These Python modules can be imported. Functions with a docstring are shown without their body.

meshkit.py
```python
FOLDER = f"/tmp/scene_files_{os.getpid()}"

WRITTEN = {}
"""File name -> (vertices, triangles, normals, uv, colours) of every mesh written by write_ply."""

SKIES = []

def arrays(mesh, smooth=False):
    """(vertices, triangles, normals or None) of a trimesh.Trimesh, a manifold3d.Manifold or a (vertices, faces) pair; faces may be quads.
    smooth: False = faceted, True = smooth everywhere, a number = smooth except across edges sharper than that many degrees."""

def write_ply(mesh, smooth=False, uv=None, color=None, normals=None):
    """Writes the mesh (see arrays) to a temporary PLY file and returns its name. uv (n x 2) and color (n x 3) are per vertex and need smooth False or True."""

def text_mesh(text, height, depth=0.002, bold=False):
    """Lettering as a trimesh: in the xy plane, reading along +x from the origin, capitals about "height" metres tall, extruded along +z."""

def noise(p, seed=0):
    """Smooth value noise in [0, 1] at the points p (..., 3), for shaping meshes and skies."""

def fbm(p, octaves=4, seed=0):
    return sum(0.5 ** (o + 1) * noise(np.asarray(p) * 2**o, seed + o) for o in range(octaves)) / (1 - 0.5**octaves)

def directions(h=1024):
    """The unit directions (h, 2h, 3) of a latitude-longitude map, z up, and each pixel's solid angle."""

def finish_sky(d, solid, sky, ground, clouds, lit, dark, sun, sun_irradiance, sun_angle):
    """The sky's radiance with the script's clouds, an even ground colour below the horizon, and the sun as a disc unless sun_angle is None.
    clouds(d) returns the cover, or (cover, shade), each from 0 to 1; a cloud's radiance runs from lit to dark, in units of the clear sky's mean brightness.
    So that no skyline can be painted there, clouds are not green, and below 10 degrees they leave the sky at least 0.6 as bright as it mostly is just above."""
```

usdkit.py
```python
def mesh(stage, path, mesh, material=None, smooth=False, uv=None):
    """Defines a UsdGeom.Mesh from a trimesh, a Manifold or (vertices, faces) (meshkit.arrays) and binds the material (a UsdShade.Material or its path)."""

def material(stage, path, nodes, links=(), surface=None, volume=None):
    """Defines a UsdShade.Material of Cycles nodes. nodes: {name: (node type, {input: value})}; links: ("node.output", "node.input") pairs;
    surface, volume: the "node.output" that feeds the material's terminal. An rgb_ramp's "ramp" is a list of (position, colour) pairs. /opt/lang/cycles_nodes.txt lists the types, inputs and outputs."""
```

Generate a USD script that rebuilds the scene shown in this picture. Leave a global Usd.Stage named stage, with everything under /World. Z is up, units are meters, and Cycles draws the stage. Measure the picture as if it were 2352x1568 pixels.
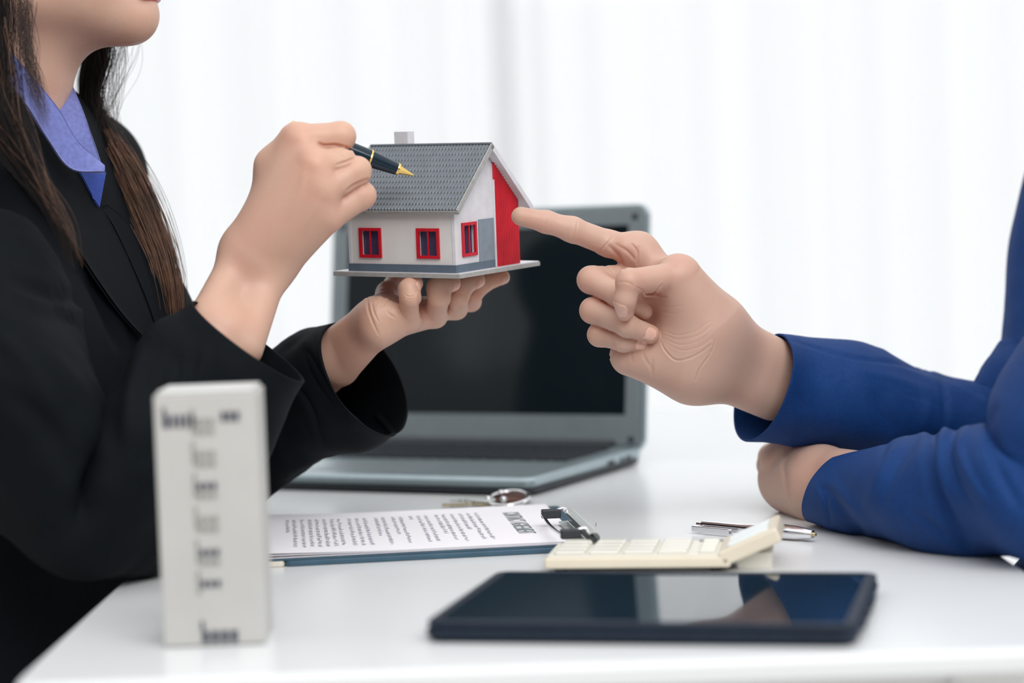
import math, random
import numpy as np, trimesh, manifold3d as m3
from pxr import Usd, UsdGeom, UsdLux, UsdShade, Sdf, Gf, Vt
import usdkit, meshkit

stage = Usd.Stage.CreateInMemory()
UsdGeom.SetStageUpAxis(stage, 'Z'); UsdGeom.SetStageMetersPerUnit(stage, 1.0)
UsdGeom.Xform.Define(stage, '/World')
PI = math.pi
V = lambda *a: np.array(a, float)

# ---------------------------------------------------------------- camera, light, exposure
CAM_Z, FPX = 0.98, 5000.0                       # eye height; focal length in pixels of the 2352 wide frame
TILT, ROLL = math.atan((784 - 513) / FPX), math.radians(2.0)
fw = V(0, math.cos(TILT), -math.sin(TILT)); r0 = V(1, 0, 0); u0 = V(0, math.sin(TILT), math.cos(TILT))
RT = r0 * math.cos(ROLL) - u0 * math.sin(ROLL); UP = u0 * math.cos(ROLL) + r0 * math.sin(ROLL)
CAM = V(0, 0, CAM_Z)
cam = UsdGeom.Camera.Define(stage, '/World/camera')
cam.AddTransformOp().Set(Gf.Matrix4d(*RT, 0, *UP, 0, *(-fw), 0, *CAM, 1))
cam.CreateHorizontalApertureAttr(36.0); cam.CreateVerticalApertureAttr(24.0)
cam.CreateFocalLengthAttr(FPX / 2352 * 36)
cam.CreateFStopAttr(3.2); cam.CreateFocusDistanceAttr(1.585)
cam.CreateExposureAttr(0.3)
dome = UsdLux.DomeLight.Define(stage, '/World/sky_light')   # even overcast daylight
dome.CreateIntensityAttr(0.33); dome.CreateColorAttr(Gf.Vec3f(0.985, 0.99, 1.0))
key = UsdLux.RectLight.Define(stage, '/World/ceiling_softbox')   # the room's ceiling panel, front right
key.CreateWidthAttr(2.2); key.CreateHeightAttr(2.0); key.CreateIntensityAttr(4.4); key.CreateColorAttr(Gf.Vec3f(1.0, 0.98, 0.965))
def look(eye, to):
    z = V(*eye) - V(*to); z /= np.linalg.norm(z); x = np.cross((0, 0, 1.0), z); x /= np.linalg.norm(x); y = np.cross(z, x)
    return Gf.Matrix4d(*x, 0, *y, 0, *z, 0, *map(float, eye), 1)
key.AddTransformOp().Set(look((0.75, -0.7, 2.85), (0.0, 1.6, 0.9)))

def at(px, py, y):
    "the world point at depth y that stands at this place of the photograph"
    d = fw + RT * ((px - 1176) / FPX) + UP * ((784 - py) / FPX)
    return CAM + d * (y / d[1])
def onz(px, py, z=0.75):
    d = fw + RT * ((px - 1176) / FPX) + UP * ((784 - py) / FPX)
    return CAM + d * ((z - CAM[2]) / d[2])

# ---------------------------------------------------------------- prims
counts = {}
def numbered(parent, name):
    k = (parent, name); n = counts.get(k, 0); counts[k] = n + 1
    return f'{parent}/{name}' + (f'_{n:03d}' if n else '')
def tag(prim, label=None, cat=None, group=None, kind=None):
    for k, v in (('label', label), ('category', cat), ('group', group), ('kind', kind)):
        if v: prim.SetCustomDataByKey(k, v)
    return prim
class Thing:
    def __init__(s, name, label, cat, loc=(0, 0, 0), rot=None, group=None):
        s.path = numbered('/World', name); s.x = UsdGeom.Xform.Define(stage, s.path)
        s.M = np.eye(4); s.M[:3, 3] = loc
        if rot is not None: s.M[:3, :3] = rot
        s.x.AddTransformOp().Set(Gf.Matrix4d(*s.M.T.ravel().tolist()))
        s.inv = np.linalg.inv(s.M); s.prim = tag(s.x.GetPrim(), label, cat, group)
    def world(s, p): return (s.M[:3, :3] @ np.asarray(p, float).T).T + s.M[:3, 3]
def put(parent, name, mesh, mat, smooth=30, label=None, kind=None, world=False, colors=None):
    "one Mesh prim under a thing (or a part of one, given as (thing, path)); world: the mesh is in world coordinates"
    th, base = (parent, parent.path) if isinstance(parent, Thing) else parent
    v, f, n = meshkit.arrays(mesh, smooth)
    if world:
        v = v @ th.inv[:3, :3].T + th.inv[:3, 3]
        if n is not None: n = n @ th.inv[:3, :3].T
    path = numbered(base, name)
    g = UsdGeom.Mesh.Define(stage, path)
    g.CreatePointsAttr(Vt.Vec3fArray.FromNumpy(v.astype(np.float32)))
    g.CreateFaceVertexCountsAttr(Vt.IntArray.FromNumpy(np.full(len(f), 3, np.int32)))
    g.CreateFaceVertexIndicesAttr(Vt.IntArray.FromNumpy(np.ascontiguousarray(f.astype(np.int32)).ravel()))
    g.CreateSubdivisionSchemeAttr('none')
    if n is not None: g.CreateNormalsAttr(Vt.Vec3fArray.FromNumpy(n.astype(np.float32))); g.SetNormalsInterpolation('vertex')
    if colors is not None:
        UsdGeom.PrimvarsAPI(g).CreatePrimvar('tone', Sdf.ValueTypeNames.Color3fArray, 'vertex').Set(Vt.Vec3fArray.FromNumpy(np.asarray(colors, np.float32)))
    UsdShade.MaterialBindingAPI.Apply(g.GetPrim()).Bind(mat)
    tag(g.GetPrim(), label=label, kind=kind)
    return (th, path)
def solo(name, mesh, mat, label=None, cat=None, smooth=30, kind=None, group=None):
    path = numbered('/World', name); g = usdkit.mesh(stage, path, mesh, mat, smooth=smooth)
    return tag(g.GetPrim(), label, cat, group, kind)

# ---------------------------------------------------------------- shapes
def T(mesh, t): m = mesh.copy(); m.apply_translation(t); return m
def box(size, c=(0, 0, 0)):
    return T(trimesh.creation.box(size), c)
def boxz(x0, x1, y0, y1, z0, z1): return box((x1 - x0, y1 - y0, z1 - z0), ((x0 + x1) / 2, (y0 + y1) / 2, (z0 + z1) / 2))
def tm(man): k = man.to_mesh(); return trimesh.Trimesh(np.array(k.vert_properties[:, :3]), np.array(k.tri_verts), process=False)
def rbox(size, r, c=(0, 0, 0), seg=12):
    s = m3.Manifold.sphere(r, seg); h = np.array(size) / 2 - r
    return T(tm(m3.Manifold.batch_hull([s.translate((a * h[0], b * h[1], d * h[2])) for a in (-1, 1) for b in (-1, 1) for d in (-1, 1)])), c)
def slab(w, d, t, rc, rb=0.0008, c=(0, 0, 0), seg=8):
    "flat plate with round corners rc in plan and edges eased by rb"
    pts = []
    for sx, sy in ((1, 1), (-1, 1), (-1, -1), (1, -1)):
        for k in range(seg + 1):
            a = {(1, 1): 0, (-1, 1): PI / 2, (-1, -1): PI, (1, -1): 1.5 * PI}[(sx, sy)] + k / seg * PI / 2
            for z, q in ((-t / 2, rc - rb), (-t / 2 + rb, rc), (t / 2 - rb, rc), (t / 2, rc - rb)):
                pts.append((sx * (w / 2 - rc) + q * math.cos(a), sy * (d / 2 - rc) + q * math.sin(a), z))
    return T(tm(m3.Manifold.hull_points(np.array(pts))), c)
def lathe(prof, seg=32):
    "closed solid of revolution about z; prof [(r, z)...]"
    prof = np.array(prof, float); a = np.arange(seg) * 2 * PI / seg
    v = np.concatenate([np.stack([prof[:, 0, None] * np.cos(a), prof[:, 0, None] * np.sin(a), np.repeat(prof[:, 1, None], seg, 1)], -1).reshape(-1, 3)])
    i, j = np.meshgrid(np.arange(len(prof) - 1), np.arange(seg), indexing='ij')
    q = np.stack([i * seg + j, i * seg + (j + 1) % seg, (i + 1) * seg + (j + 1) % seg, (i + 1) * seg + j], -1).reshape(-1, 4)
    return trimesh.Trimesh(v, np.vstack([q[:, [0, 1, 2]], q[:, [0, 2, 3]]]), process=False)
def frame_along(p):
    t = np.gradient(p, axis=0); t /= np.linalg.norm(t, axis=1, keepdims=True) + 1e-12
    n = np.cross(t[0], (0, 0, 1.0)) if abs(t[0][2]) < .9 else np.cross(t[0], (1.0, 0, 0)); n /= np.linalg.norm(n)
    N = [n]
    for k in range(1, len(p)):
        n = N[-1] - t[k] * (N[-1] @ t[k]); N.append(n / np.linalg.norm(n))
    N = np.array(N); return t, N, np.cross(t, N)
def tube(p, r, sides=10, closed=False, caps=True):
    p = np.asarray(p, float); r = np.broadcast_to(r, (len(p),)); t, N, B = frame_along(p)
    a = np.arange(sides) * 2 * PI / sides
    rings = p[:, None] + r[:, None, None] * (np.cos(a)[None, :, None] * N[:, None] + np.sin(a)[None, :, None] * B[:, None])
    return skin(rings, caps=caps and not closed, loop=closed)
def skin(rings, caps=True, loop=False):
    "rings (n, m, 3) joined into a tube"
    rings = np.asarray(rings); n, m = rings.shape[:2]; v = rings.reshape(-1, 3)
    i, j = np.meshgrid(np.arange(n if loop else n - 1), np.arange(m), indexing='ij'); i2 = (i + 1) % n
    q = np.stack([i * m + j, i * m + (j + 1) % m, i2 * m + (j + 1) % m, i2 * m + j], -1).reshape(-1, 4)
    f = [q[:, [0, 1, 2]], q[:, [0, 2, 3]]]
    if caps:
        k = len(v); v = np.vstack([v, rings[0].mean(0), rings[-1].mean(0)]); j = np.arange(m); j2 = (j + 1) % m
        f += [np.stack([j2, j, np.full(m, k)], 1), np.stack([(n - 1) * m + j, (n - 1) * m + j2, np.full(m, k + 1)], 1)]
    me = trimesh.Trimesh(v, np.vstack(f), process=False)
    return me
def cat(*m): return trimesh.util.concatenate([x for k in m for x in (k if isinstance(k, (list, tuple)) else [k])])
def catmull(pts, n=8):
    P = np.asarray(pts, float); P = np.vstack([2 * P[0] - P[1], P, 2 * P[-1] - P[-2]]); out = []
    for k in range(1, len(P) - 2):
        for t in np.arange(n) / n:
            out.append(.5 * (2 * P[k] + (P[k + 1] - P[k - 1]) * t + (2 * P[k - 1] - 5 * P[k] + 4 * P[k + 1] - P[k + 2]) * t * t + (3 * P[k] - P[k - 1] - 3 * P[k + 1] + P[k + 2]) * t ** 3))
    return np.array(out + [P[-2]])
def cut(a, *bs):
    A = m3.Manifold(m3.Mesh(np.asarray(a.vertices, np.float32), np.asarray(a.faces, np.uint32)))
    for b in bs: A = A - m3.Manifold(m3.Mesh(np.asarray(b.vertices, np.float32), np.asarray(b.faces, np.uint32)))
    return tm(A)
def prism(poly, axis, lo, hi):
    "polygon extruded along axis 0/1/2 from lo to hi; poly gives the two other coordinates in order"
    p = np.array(poly, float); m = trimesh.creation.extrude_polygon(__import__('shapely').Polygon(p), hi - lo, engine='earcut')
    v = m.vertices.copy(); a, b, z = v[:, 0], v[:, 1], v[:, 2] + lo
    m.vertices = np.stack({0: (z, a, b), 1: (a, z, b), 2: (a, b, z)}[axis], 1)
    if m.volume < 0: m.invert()
    return m
def rotz(a): c, s = math.cos(a), math.sin(a); return np.array([[c, -s, 0], [s, c, 0], [0, 0, 1.]])
def rotx(a): c, s = math.cos(a), math.sin(a); return np.array([[1., 0, 0], [0, c, -s], [0, s, c]])
def roty(a): c, s = math.cos(a), math.sin(a); return np.array([[c, 0, s], [0, 1., 0], [-s, 0, c]])
def rot(mesh, R): m = mesh.copy(); m.vertices = m.vertices @ np.asarray(R).T; return m

# ---------------------------------------------------------------- materials
def srgb(r, g, b): return tuple(((c / 255 + .055) / 1.055) ** 2.4 if c > 10 else c / 255 / 12.92 for c in (r, g, b))
def pm(name, col, rough=.5, bump=None, vary=None, **kw):
    "principled with optional noise relief (scale, strength, distance) and colour variation (scale, amount)"
    n = {'p': ('principled_bsdf', {'base_color': col, 'roughness': rough, **kw})}; l = []
    n['tc'] = ('texture_coordinate', {})
    if vary:
        n['nz'] = ('noise_texture', {'scale': vary[0], 'detail': 4.0}); l.append(('tc.object', 'nz.vector'))
        k = vary[1]; n['rm'] = ('rgb_ramp', {'ramp': [(.3, tuple(c * (1 - k) for c in col)), (.7, tuple(min(1, c * (1 + k)) for c in col))]})
        l += [('nz.fac', 'rm.fac'), ('rm.color', 'p.base_color')]
    if bump:
        n['bz'] = ('noise_texture', {'scale': bump[0], 'detail': 3.0}); n['bp'] = ('bump', {'strength': bump[1], 'distance': bump[2]})
        l += [('tc.object', 'bz.vector'), ('bz.fac', 'bp.height'), ('bp.normal', 'p.normal')]
    return usdkit.material(stage, '/World/Looks/' + name, n, l, surface='p.BSDF')
M = {}
M['wall'] = pm('white_plaster', (.86, .87, .88), .8, bump=(60, .1, .002))
M['wall_dark'] = pm('grey_wall', (.30, .30, .30), .85, bump=(60, .1, .002))
M['panel_grey'] = pm('panel_grey', (.6, .62, .62), .7, vary=(4, .03))
M['floor'] = pm('pale_floor', (.72, .71, .69), .35, vary=(3, .05))
M['frame'] = pm('white_window_frame', (.85, .86, .87), .4, vary=(8, .02))
M['table'] = pm('white_laminate', (.695, .715, .725), .25, vary=(2.5, .015), bump=(350, .03, .0003), specular_ior_level=.35)
M['metal_white'] = pm('white_metal', (.8, .8, .8), .35, vary=(20, .03))
M['h_wall'] = pm('model_wall_white', (.66, .645, .635), .38, vary=(55, .04), bump=(300, .05, .0003))
M['h_white'] = pm('model_trim_white', (.635, .63, .66), .35, vary=(120, .06), bump=(700, .15, .0003))
M['h_red'] = pm('model_red', (.50, .009, .022), .3, vary=(90, .12))
M['h_roof'] = pm('model_roof_grey', (.115, .135, .155), .42, vary=(130, .1), bump=(900, .1, .0002))
M['h_plinth'] = pm('model_slate_grey', (.10, .135, .18), .4, vary=(120, .06))
M['h_door'] = pm('model_door_grey', (.20, .245, .29), .4, vary=(150, .08))
M['h_plate'] = pm('model_plate_grey', (.34, .34, .33), .4, vary=(160, .12))
M['h_dark'] = pm('model_interior', (.055, .047, .11), .3, vary=(100, .1))
M['alu'] = pm('laptop_aluminium', (.36, .44, .465), .34, metallic=.75, vary=(60, .03))
M['lap_bezel'] = pm('laptop_bezel', (.24, .28, .30), .4, metallic=.5, vary=(60, .04))
M['lap_screen'] = pm('laptop_glass', (.006, .010, .013), .07, vary=(5, .1))
M['rubber'] = pm('black_rubber', (.02, .024, .03), .55, vary=(200, .2))
M['key'] = pm('black_key', (.018, .022, .028), .6, specular_ior_level=.2, vary=(200, .2))
M['tab_case'] = pm('tablet_case', (.009, .017, .031), .5, specular_ior_level=.22, vary=(200, .15))
M['tab_glass'] = pm('tablet_glass', (.010, .022, .034), .045, vary=(4, .1))
M['calc'] = pm('calculator_cream', (.68, .615, .49), .38, vary=(40, .02))
M['calc_top'] = pm('calculator_top', (.70, .68, .60), .36, vary=(40, .02))
M['calc_key'] = pm('calculator_key', (.70, .69, .62), .3, vary=(60, .02))
M['lcd'] = pm('calculator_display', (.70, .76, .75), .12, vary=(10, .03))
M['board'] = pm('clipboard_board', (.035, .085, .13), .4, vary=(80, .1))
M['beige'] = pm('beige_edge', (.66, .62, .53), .45, vary=(80, .05))
M['paper'] = pm('white_paper', (.84, .83, .875), .7, bump=(500, .06, .0003))
M['ink'] = pm('grey_ink', (.36, .36, .41), .7, vary=(300, .05))
M['ink_dark'] = pm('dark_ink', (.20, .23, .25), .7, vary=(300, .05))
M['chrome'] = pm('chrome', (.78, .78, .80), .1, metallic=1.0, vary=(30, .04))
M['steel'] = pm('clip_steel', (.74, .78, .77), .42, metallic=1.0, vary=(200, .1))
M['brass'] = pm('key_brass', (.55, .46, .30), .28, metallic=1.0, vary=(100, .1))
M['brown'] = pm('brown_leather', (.09, .028, .016), .5, bump=(900, .2, .0004), vary=(90, .2))
M['tower'] = pm('tower_white', (.47, .465, .445), .55, vary=(30, .03))
M['tower_side'] = pm('tower_roof_white', (.58, .59, .58), .5, vary=(30, .03))
M['tower_dark'] = pm('tower_window_dark', (.055, .06, .085), .3, vary=(80, .15))
M['tower_mid'] = pm('tower_window_grey', (.27, .27, .25), .4, vary=(80, .1))
M['pen_navy'] = pm('pen_lacquer', (.005, .018, .032), .12, specular_ior_level=.35, vary=(50, .1))
M['gold'] = pm('gold', (.83, .58, .19), .2, metallic=1.0, vary=(80, .06))
usdkit.material(stage, '/World/Looks/glass_pane', {'t': ('transparent_bsdf', {'color': (.97, .98, .98)}), 'g': ('glossy_bsdf', {'roughness': .02}), 'f': ('fresnel', {'IOR': 1.45}), 'm': ('mix_closure', {})},
    [('f.fac', 'm.fac'), ('t.BSDF', 'm.closure1'), ('g.BSDF', 'm.closure2')], surface='m.closure')
M['glass'] = UsdShade.Material.Get(stage, '/World/Looks/glass_pane')
usdkit.material(stage, '/World/Looks/sheer_curtain', {'d': ('diffuse_bsdf', {'color': (.93, .93, .95)}), 't': ('translucent_bsdf', {'color': (.95, .955, .97)}), 'm': ('mix_closure', {'fac': .6}), 'x': ('transparent_bsdf', {}), 'tc': ('texture_coordinate', {}), 'w': ('wave_texture', {'scale': 9.0, 'distortion': 2.0}), 'mr': ('map_range', {'to_min': .47, 'to_max': .54}), 'm2': ('mix_closure', {})},
    [('tc.object', 'w.vector'), ('w.fac', 'mr.value'), ('mr.result', 'm2.fac'), ('d.BSDF', 'm.closure1'), ('t.BSDF', 'm.closure2'), ('m.closure', 'm2.closure1'), ('x.BSDF', 'm2.closure2')], surface='m2.closure')
M['sheer'] = UsdShade.Material.Get(stage, '/World/Looks/sheer_curtain')

# ---------------------------------------------------------------- the room
def S(name, mesh, mat, label=None): return solo(name, mesh, M[mat], label, None, kind='structure')
S('floor', boxz(-4, 4, -1.74, 4.74, -.06, 0), 'floor', 'pale glossy floor under the table')
wb = boxz(-4, 4, 4.6, 4.74, 0, 3.0)
S('wall_left', boxz(-4.14, -4, -1.74, 4.74, 0, 3.0), 'wall_dark', 'dim grey wall on the left, seen only in reflections')
S('wall_front', boxz(-4, 4, -1.74, -1.6, 0, 3.0), 'wall_dark', 'grey wall behind the viewer, facing the windows')
S('trim_2', boxz(-4, -3.985, -1.03, -.58, 1.66, 2.5), 'panel_grey', 'pale wall panel on the left wall, seen only in the laptop screen')
S('trim_3', boxz(-3.985, -3.97, -.75, -.63, 1.60, 2.5), 'frame', 'white upright strip on the pale wall panel')
openings = [(-3.8, -1.64), (-1.5, 1.5), (1.64, 3.8)]
S('wall_back', cut(wb, *[boxz(a, b, 4.5, 4.9, .12, 2.75) for a, b in openings]), 'wall', 'bright white wall around the tall windows')
for k, (a, b) in enumerate(openings):
    w = Thing(f'window_{k + 1}', ('left', 'middle', 'right')[k] + ' tall window behind the sheer curtains', None, ((a + b) / 2, 4.67, .12)); tag(w.prim, kind='structure')
    hw, H, t = (b - a) / 2, 2.63, .05
    put(w, 'window_frame', cat(boxz(-hw, -hw + t, -.04, .04, 0, H), boxz(hw - t, hw, -.04, .04, 0, H), boxz(-hw + t, hw - t, -.04, .04, 0, t), boxz(-hw + t, hw - t, -.04, .04, H - t, H)), M['frame'])
    put(w, 'mullion', boxz(-.025, .025, -.03, .03, t, H - t), M['frame'])
    for s in (-1, 1):
        put(w, 'pane', boxz(min(s * .025, s * (hw - t)), max(s * .025, s * (hw - t)), -.004, .004, t, H - t), M['glass'])
def curtain(x0, x1, y, label, seed):
    n = int((x1 - x0) / .012); xs = np.linspace(x0, x1, n); rg = np.random.default_rng(seed); ph = rg.uniform(0, 6, 4)
    fold = .035 * np.sin(xs * 38 + ph[0] + 1.2 * np.sin(xs * 5 + ph[1])) + .012 * np.sin(xs * 91 + ph[2])
    zs = np.array([.02, .6, 1.2, 1.9, 2.88]); amp = np.array([1, .95, .9, .8, .5])
    v = np.stack([np.repeat(xs[None], 5, 0) + .01 * amp[:, None] * np.sin(xs * 19)[None], y + fold[None] * amp[:, None], np.repeat(zs[:, None], n, 1)], -1)
    i, j = np.meshgrid(np.arange(4), np.arange(n - 1), indexing='ij'); q = np.stack([i * n + j, i * n + j + 1, (i + 1) * n + j + 1, (i + 1) * n + j], -1).reshape(-1, 4)
    solo('curtain', (v.reshape(-1, 3), q), M['sheer'], label, 'curtain', smooth=True, group='sheer curtains')
curtain(-3.9, .08, 4.42, 'white sheer curtain on the left, behind the woman in black', 1)
curtain(.05, 3.9, 4.38, 'white sheer curtain on the right, behind the man in blue', 2)
S('trim_1', cat(boxz(-3.95, 3.95, 4.36, 4.44, 2.89, 2.93), [boxz(x - .02, x + .02, 4.4, 4.6, 2.9, 2.92) for x in (-3.8, 0, 3.8)]), 'frame', 'white curtain rail above the windows')

# ---------------------------------------------------------------- the table
tb = Thing('table', 'white laminate desk between the two people', 'table', (.026, 1.86, 0))
TW, TD, TX0, TY0 = .588, 1.48, -.268, 1.118
put(tb, 'tabletop', slab(TW, TD, .014, .020, .003, (0, 0, .743), seg=10), M['table'], smooth=40)
for sx in (-1, 1):
    for sy in (-1, 1):
        put(tb, 'leg', rbox((.045, .045, .7355), .006, (sx * (TW / 2 - .06), sy * (TD / 2 - .10), .36825)), M['metal_white'])
for sx in (-1, 1):
    put(tb, 'rail', boxz(sx * (TW / 2 - .06) - .015, sx * (TW / 2 - .06) + .015, -TD / 2 + .12, TD / 2 - .12, .69, .736), M['metal_white'])
for sy in (-1, 1):
    put(tb, 'rail', boxz(-TW / 2 + .083, TW / 2 - .083, sy * (TD / 2 - .10) - .012, sy * (TD / 2 - .10) + .012, .69, .736), M['metal_white'])

# ---------------------------------------------------------------- model house
th, pi_ = .5796, .0632
RH = rotx(pi_) @ rotz(-th)
hs = Thing('model_house', 'small model house with grey tiled roof and red framed windows, held up on a palm', 'model house', (-.0387, 1.58, .9466), RH)
L, W, EO, EZ, RZ, GO = .0962, .0833, .0068, .0450, .0905, .007      # length, width, eave overhang, eave height, ridge height, gable overhang
PLX0, PLX1, PLY0, PLY1 = .0056 - .1151, .0056, -.004, .105
put(hs, 'base_plate', boxz(PLX0, PLX1, PLY0, PLY1, -.0048, -.0018), M['h_plate'])
put(hs, 'base_lawn', boxz(PLX0 + .0006, PLX1 - .0006, PLY0 + .0006, PLY1 - .0006, -.0018, -.0012), M['h_white'], label='pale top sheet of the base plate')
sl = (RZ - EZ) / (W / 2 + EO); wt = EZ + sl * EO - .0006            # roof slope; wall top
wth = .003
fw_ = boxz(-L, 0, 0, wth, -.0012, wt); wins = []
for a, b in ((.105, .315), (.65, .86)):
    x0, x1 = -L + a * L, -L + b * L; wins.append((x0, x1, .0090, .0312))
    fw_ = cut(fw_, boxz(x0 + .0012, x1 - .0012, -.01, .01, .0102, .0300))
put(hs, 'front_wall', fw_, M['h_wall'])
put(hs, 'back_wall', boxz(-L, 0, W - wth, W, -.0012, EZ + sl * .010 - .003), M['h_wall'])
gable = [(wth, -.0012), (W - wth, -.0012), (W - wth, wt - .004), (W / 2, RZ - .0048), (wth, wt - .001)]
gw = prism(gable, 0, -wth, 0); gx = [(W * .10, W * .325, .0098, .0345)]
gw = cut(gw, boxz(-.01, .01, gx[0][0] + .0012, gx[0][1] - .0012, .0110, .0333))
put(hs, 'gable_wall', gw, M['h_white']); put(hs, 'gable_wall', prism(gable, 0, -L, -L + wth), M['h_white'])
put(hs, 'corner_strip', boxz(-.0022, .0002, -.0004, .0006, .0045, wt - .001), M['h_white'])
put(hs, 'corner_strip', boxz(-L - .0002, -L + .0022, -.0004, .0006, .0045, wt - .001), M['h_white'])
put(hs, 'interior_core', boxz(-L + .008, -.008, .008, W - .008, .001, .040), M['h_dark'])
def hwin(mat4, w, z0, z1, flip):
    fr, md = .0022, .0010
    f = cat(boxz(0, w, -.0012, .0006, z0, z0 + fr), boxz(0, w, -.0012, .0006, z1 - fr, z1), boxz(0, fr, -.0012, .0006, z0 + fr, z1 - fr), boxz(w - fr, w, -.0012, .0006, z0 + fr, z1 - fr))
    m = boxz(w / 2 - md / 2, w / 2 + md / 2, -.0007, .0003, z0 + fr, z1 - fr)
    pn = boxz(.001, w - .001, .0036, .0040, z0 + .001, z1 - .001)
    o = []
    for k in (f, m, pn):
        k = k.copy(); k.apply_transform(mat4); o.append(k)
    p = put(hs, 'window_frame', o[0], M['h_red']); put(p, 'mullion', o[1], M['h_red']); put(hs, 'window_pane', o[2], M['h_dark'])
for x0, x1, z0, z1 in wins:
    m = np.eye(4); m[:3, 3] = (x0, -.0002, 0); hwin(m, x1 - x0, z0, z1, 0)
m = np.eye(4); m[:3, :3] = np.array([[0, -1, 0], [1, 0, 0], [0, 0, 1.]]); m[:3, 3] = (.0002, gx[0][0], 0); hwin(m, gx[0][1] - gx[0][0], gx[0][2], gx[0][3], 1)
put(hs, 'door', boxz(0, .0009, W * .365, W * .60, .0045, .0355), M['h_door'])
put(hs, 'plinth', boxz(-L - .001, .001, -.001, .001, -.0012, .0045), M['h_plinth']); put(hs, 'plinth', boxz(-.001, .0011, .001, W * .60, -.0012, .0045), M['h_plinth'])
# red ribbed cladding with a white edge
ys = np.linspace(W * .625, W + .001, 14 * 8 + 1); rib = .0011 + .00055 * np.clip(1.6 * np.sin(np.arange(len(ys)) / 8 * 2 * PI), -1, 1)
topz = lambda y: np.where(y < W / 2, EZ + sl * (y + EO), EZ + sl * (W + EO - y)) - .0042
rv = []
for y, r in zip(ys, rib):
    for z in (-.0010, max(float(topz(y)), .02)): rv.append((r, y, z))
    for z in (max(float(topz(y)), .02), -.0010): rv.append((-.001, y, z))
rr_ = np.array(rv).reshape(len(ys), 4, 3); put(hs, 'red_cladding', skin(rr_, caps=True), M['h_red'], smooth=25)
put(hs, 'white_post', boxz(0, .0016, W * .605, W * .623, -.001, wt + .013), M['h_white'])
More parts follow.
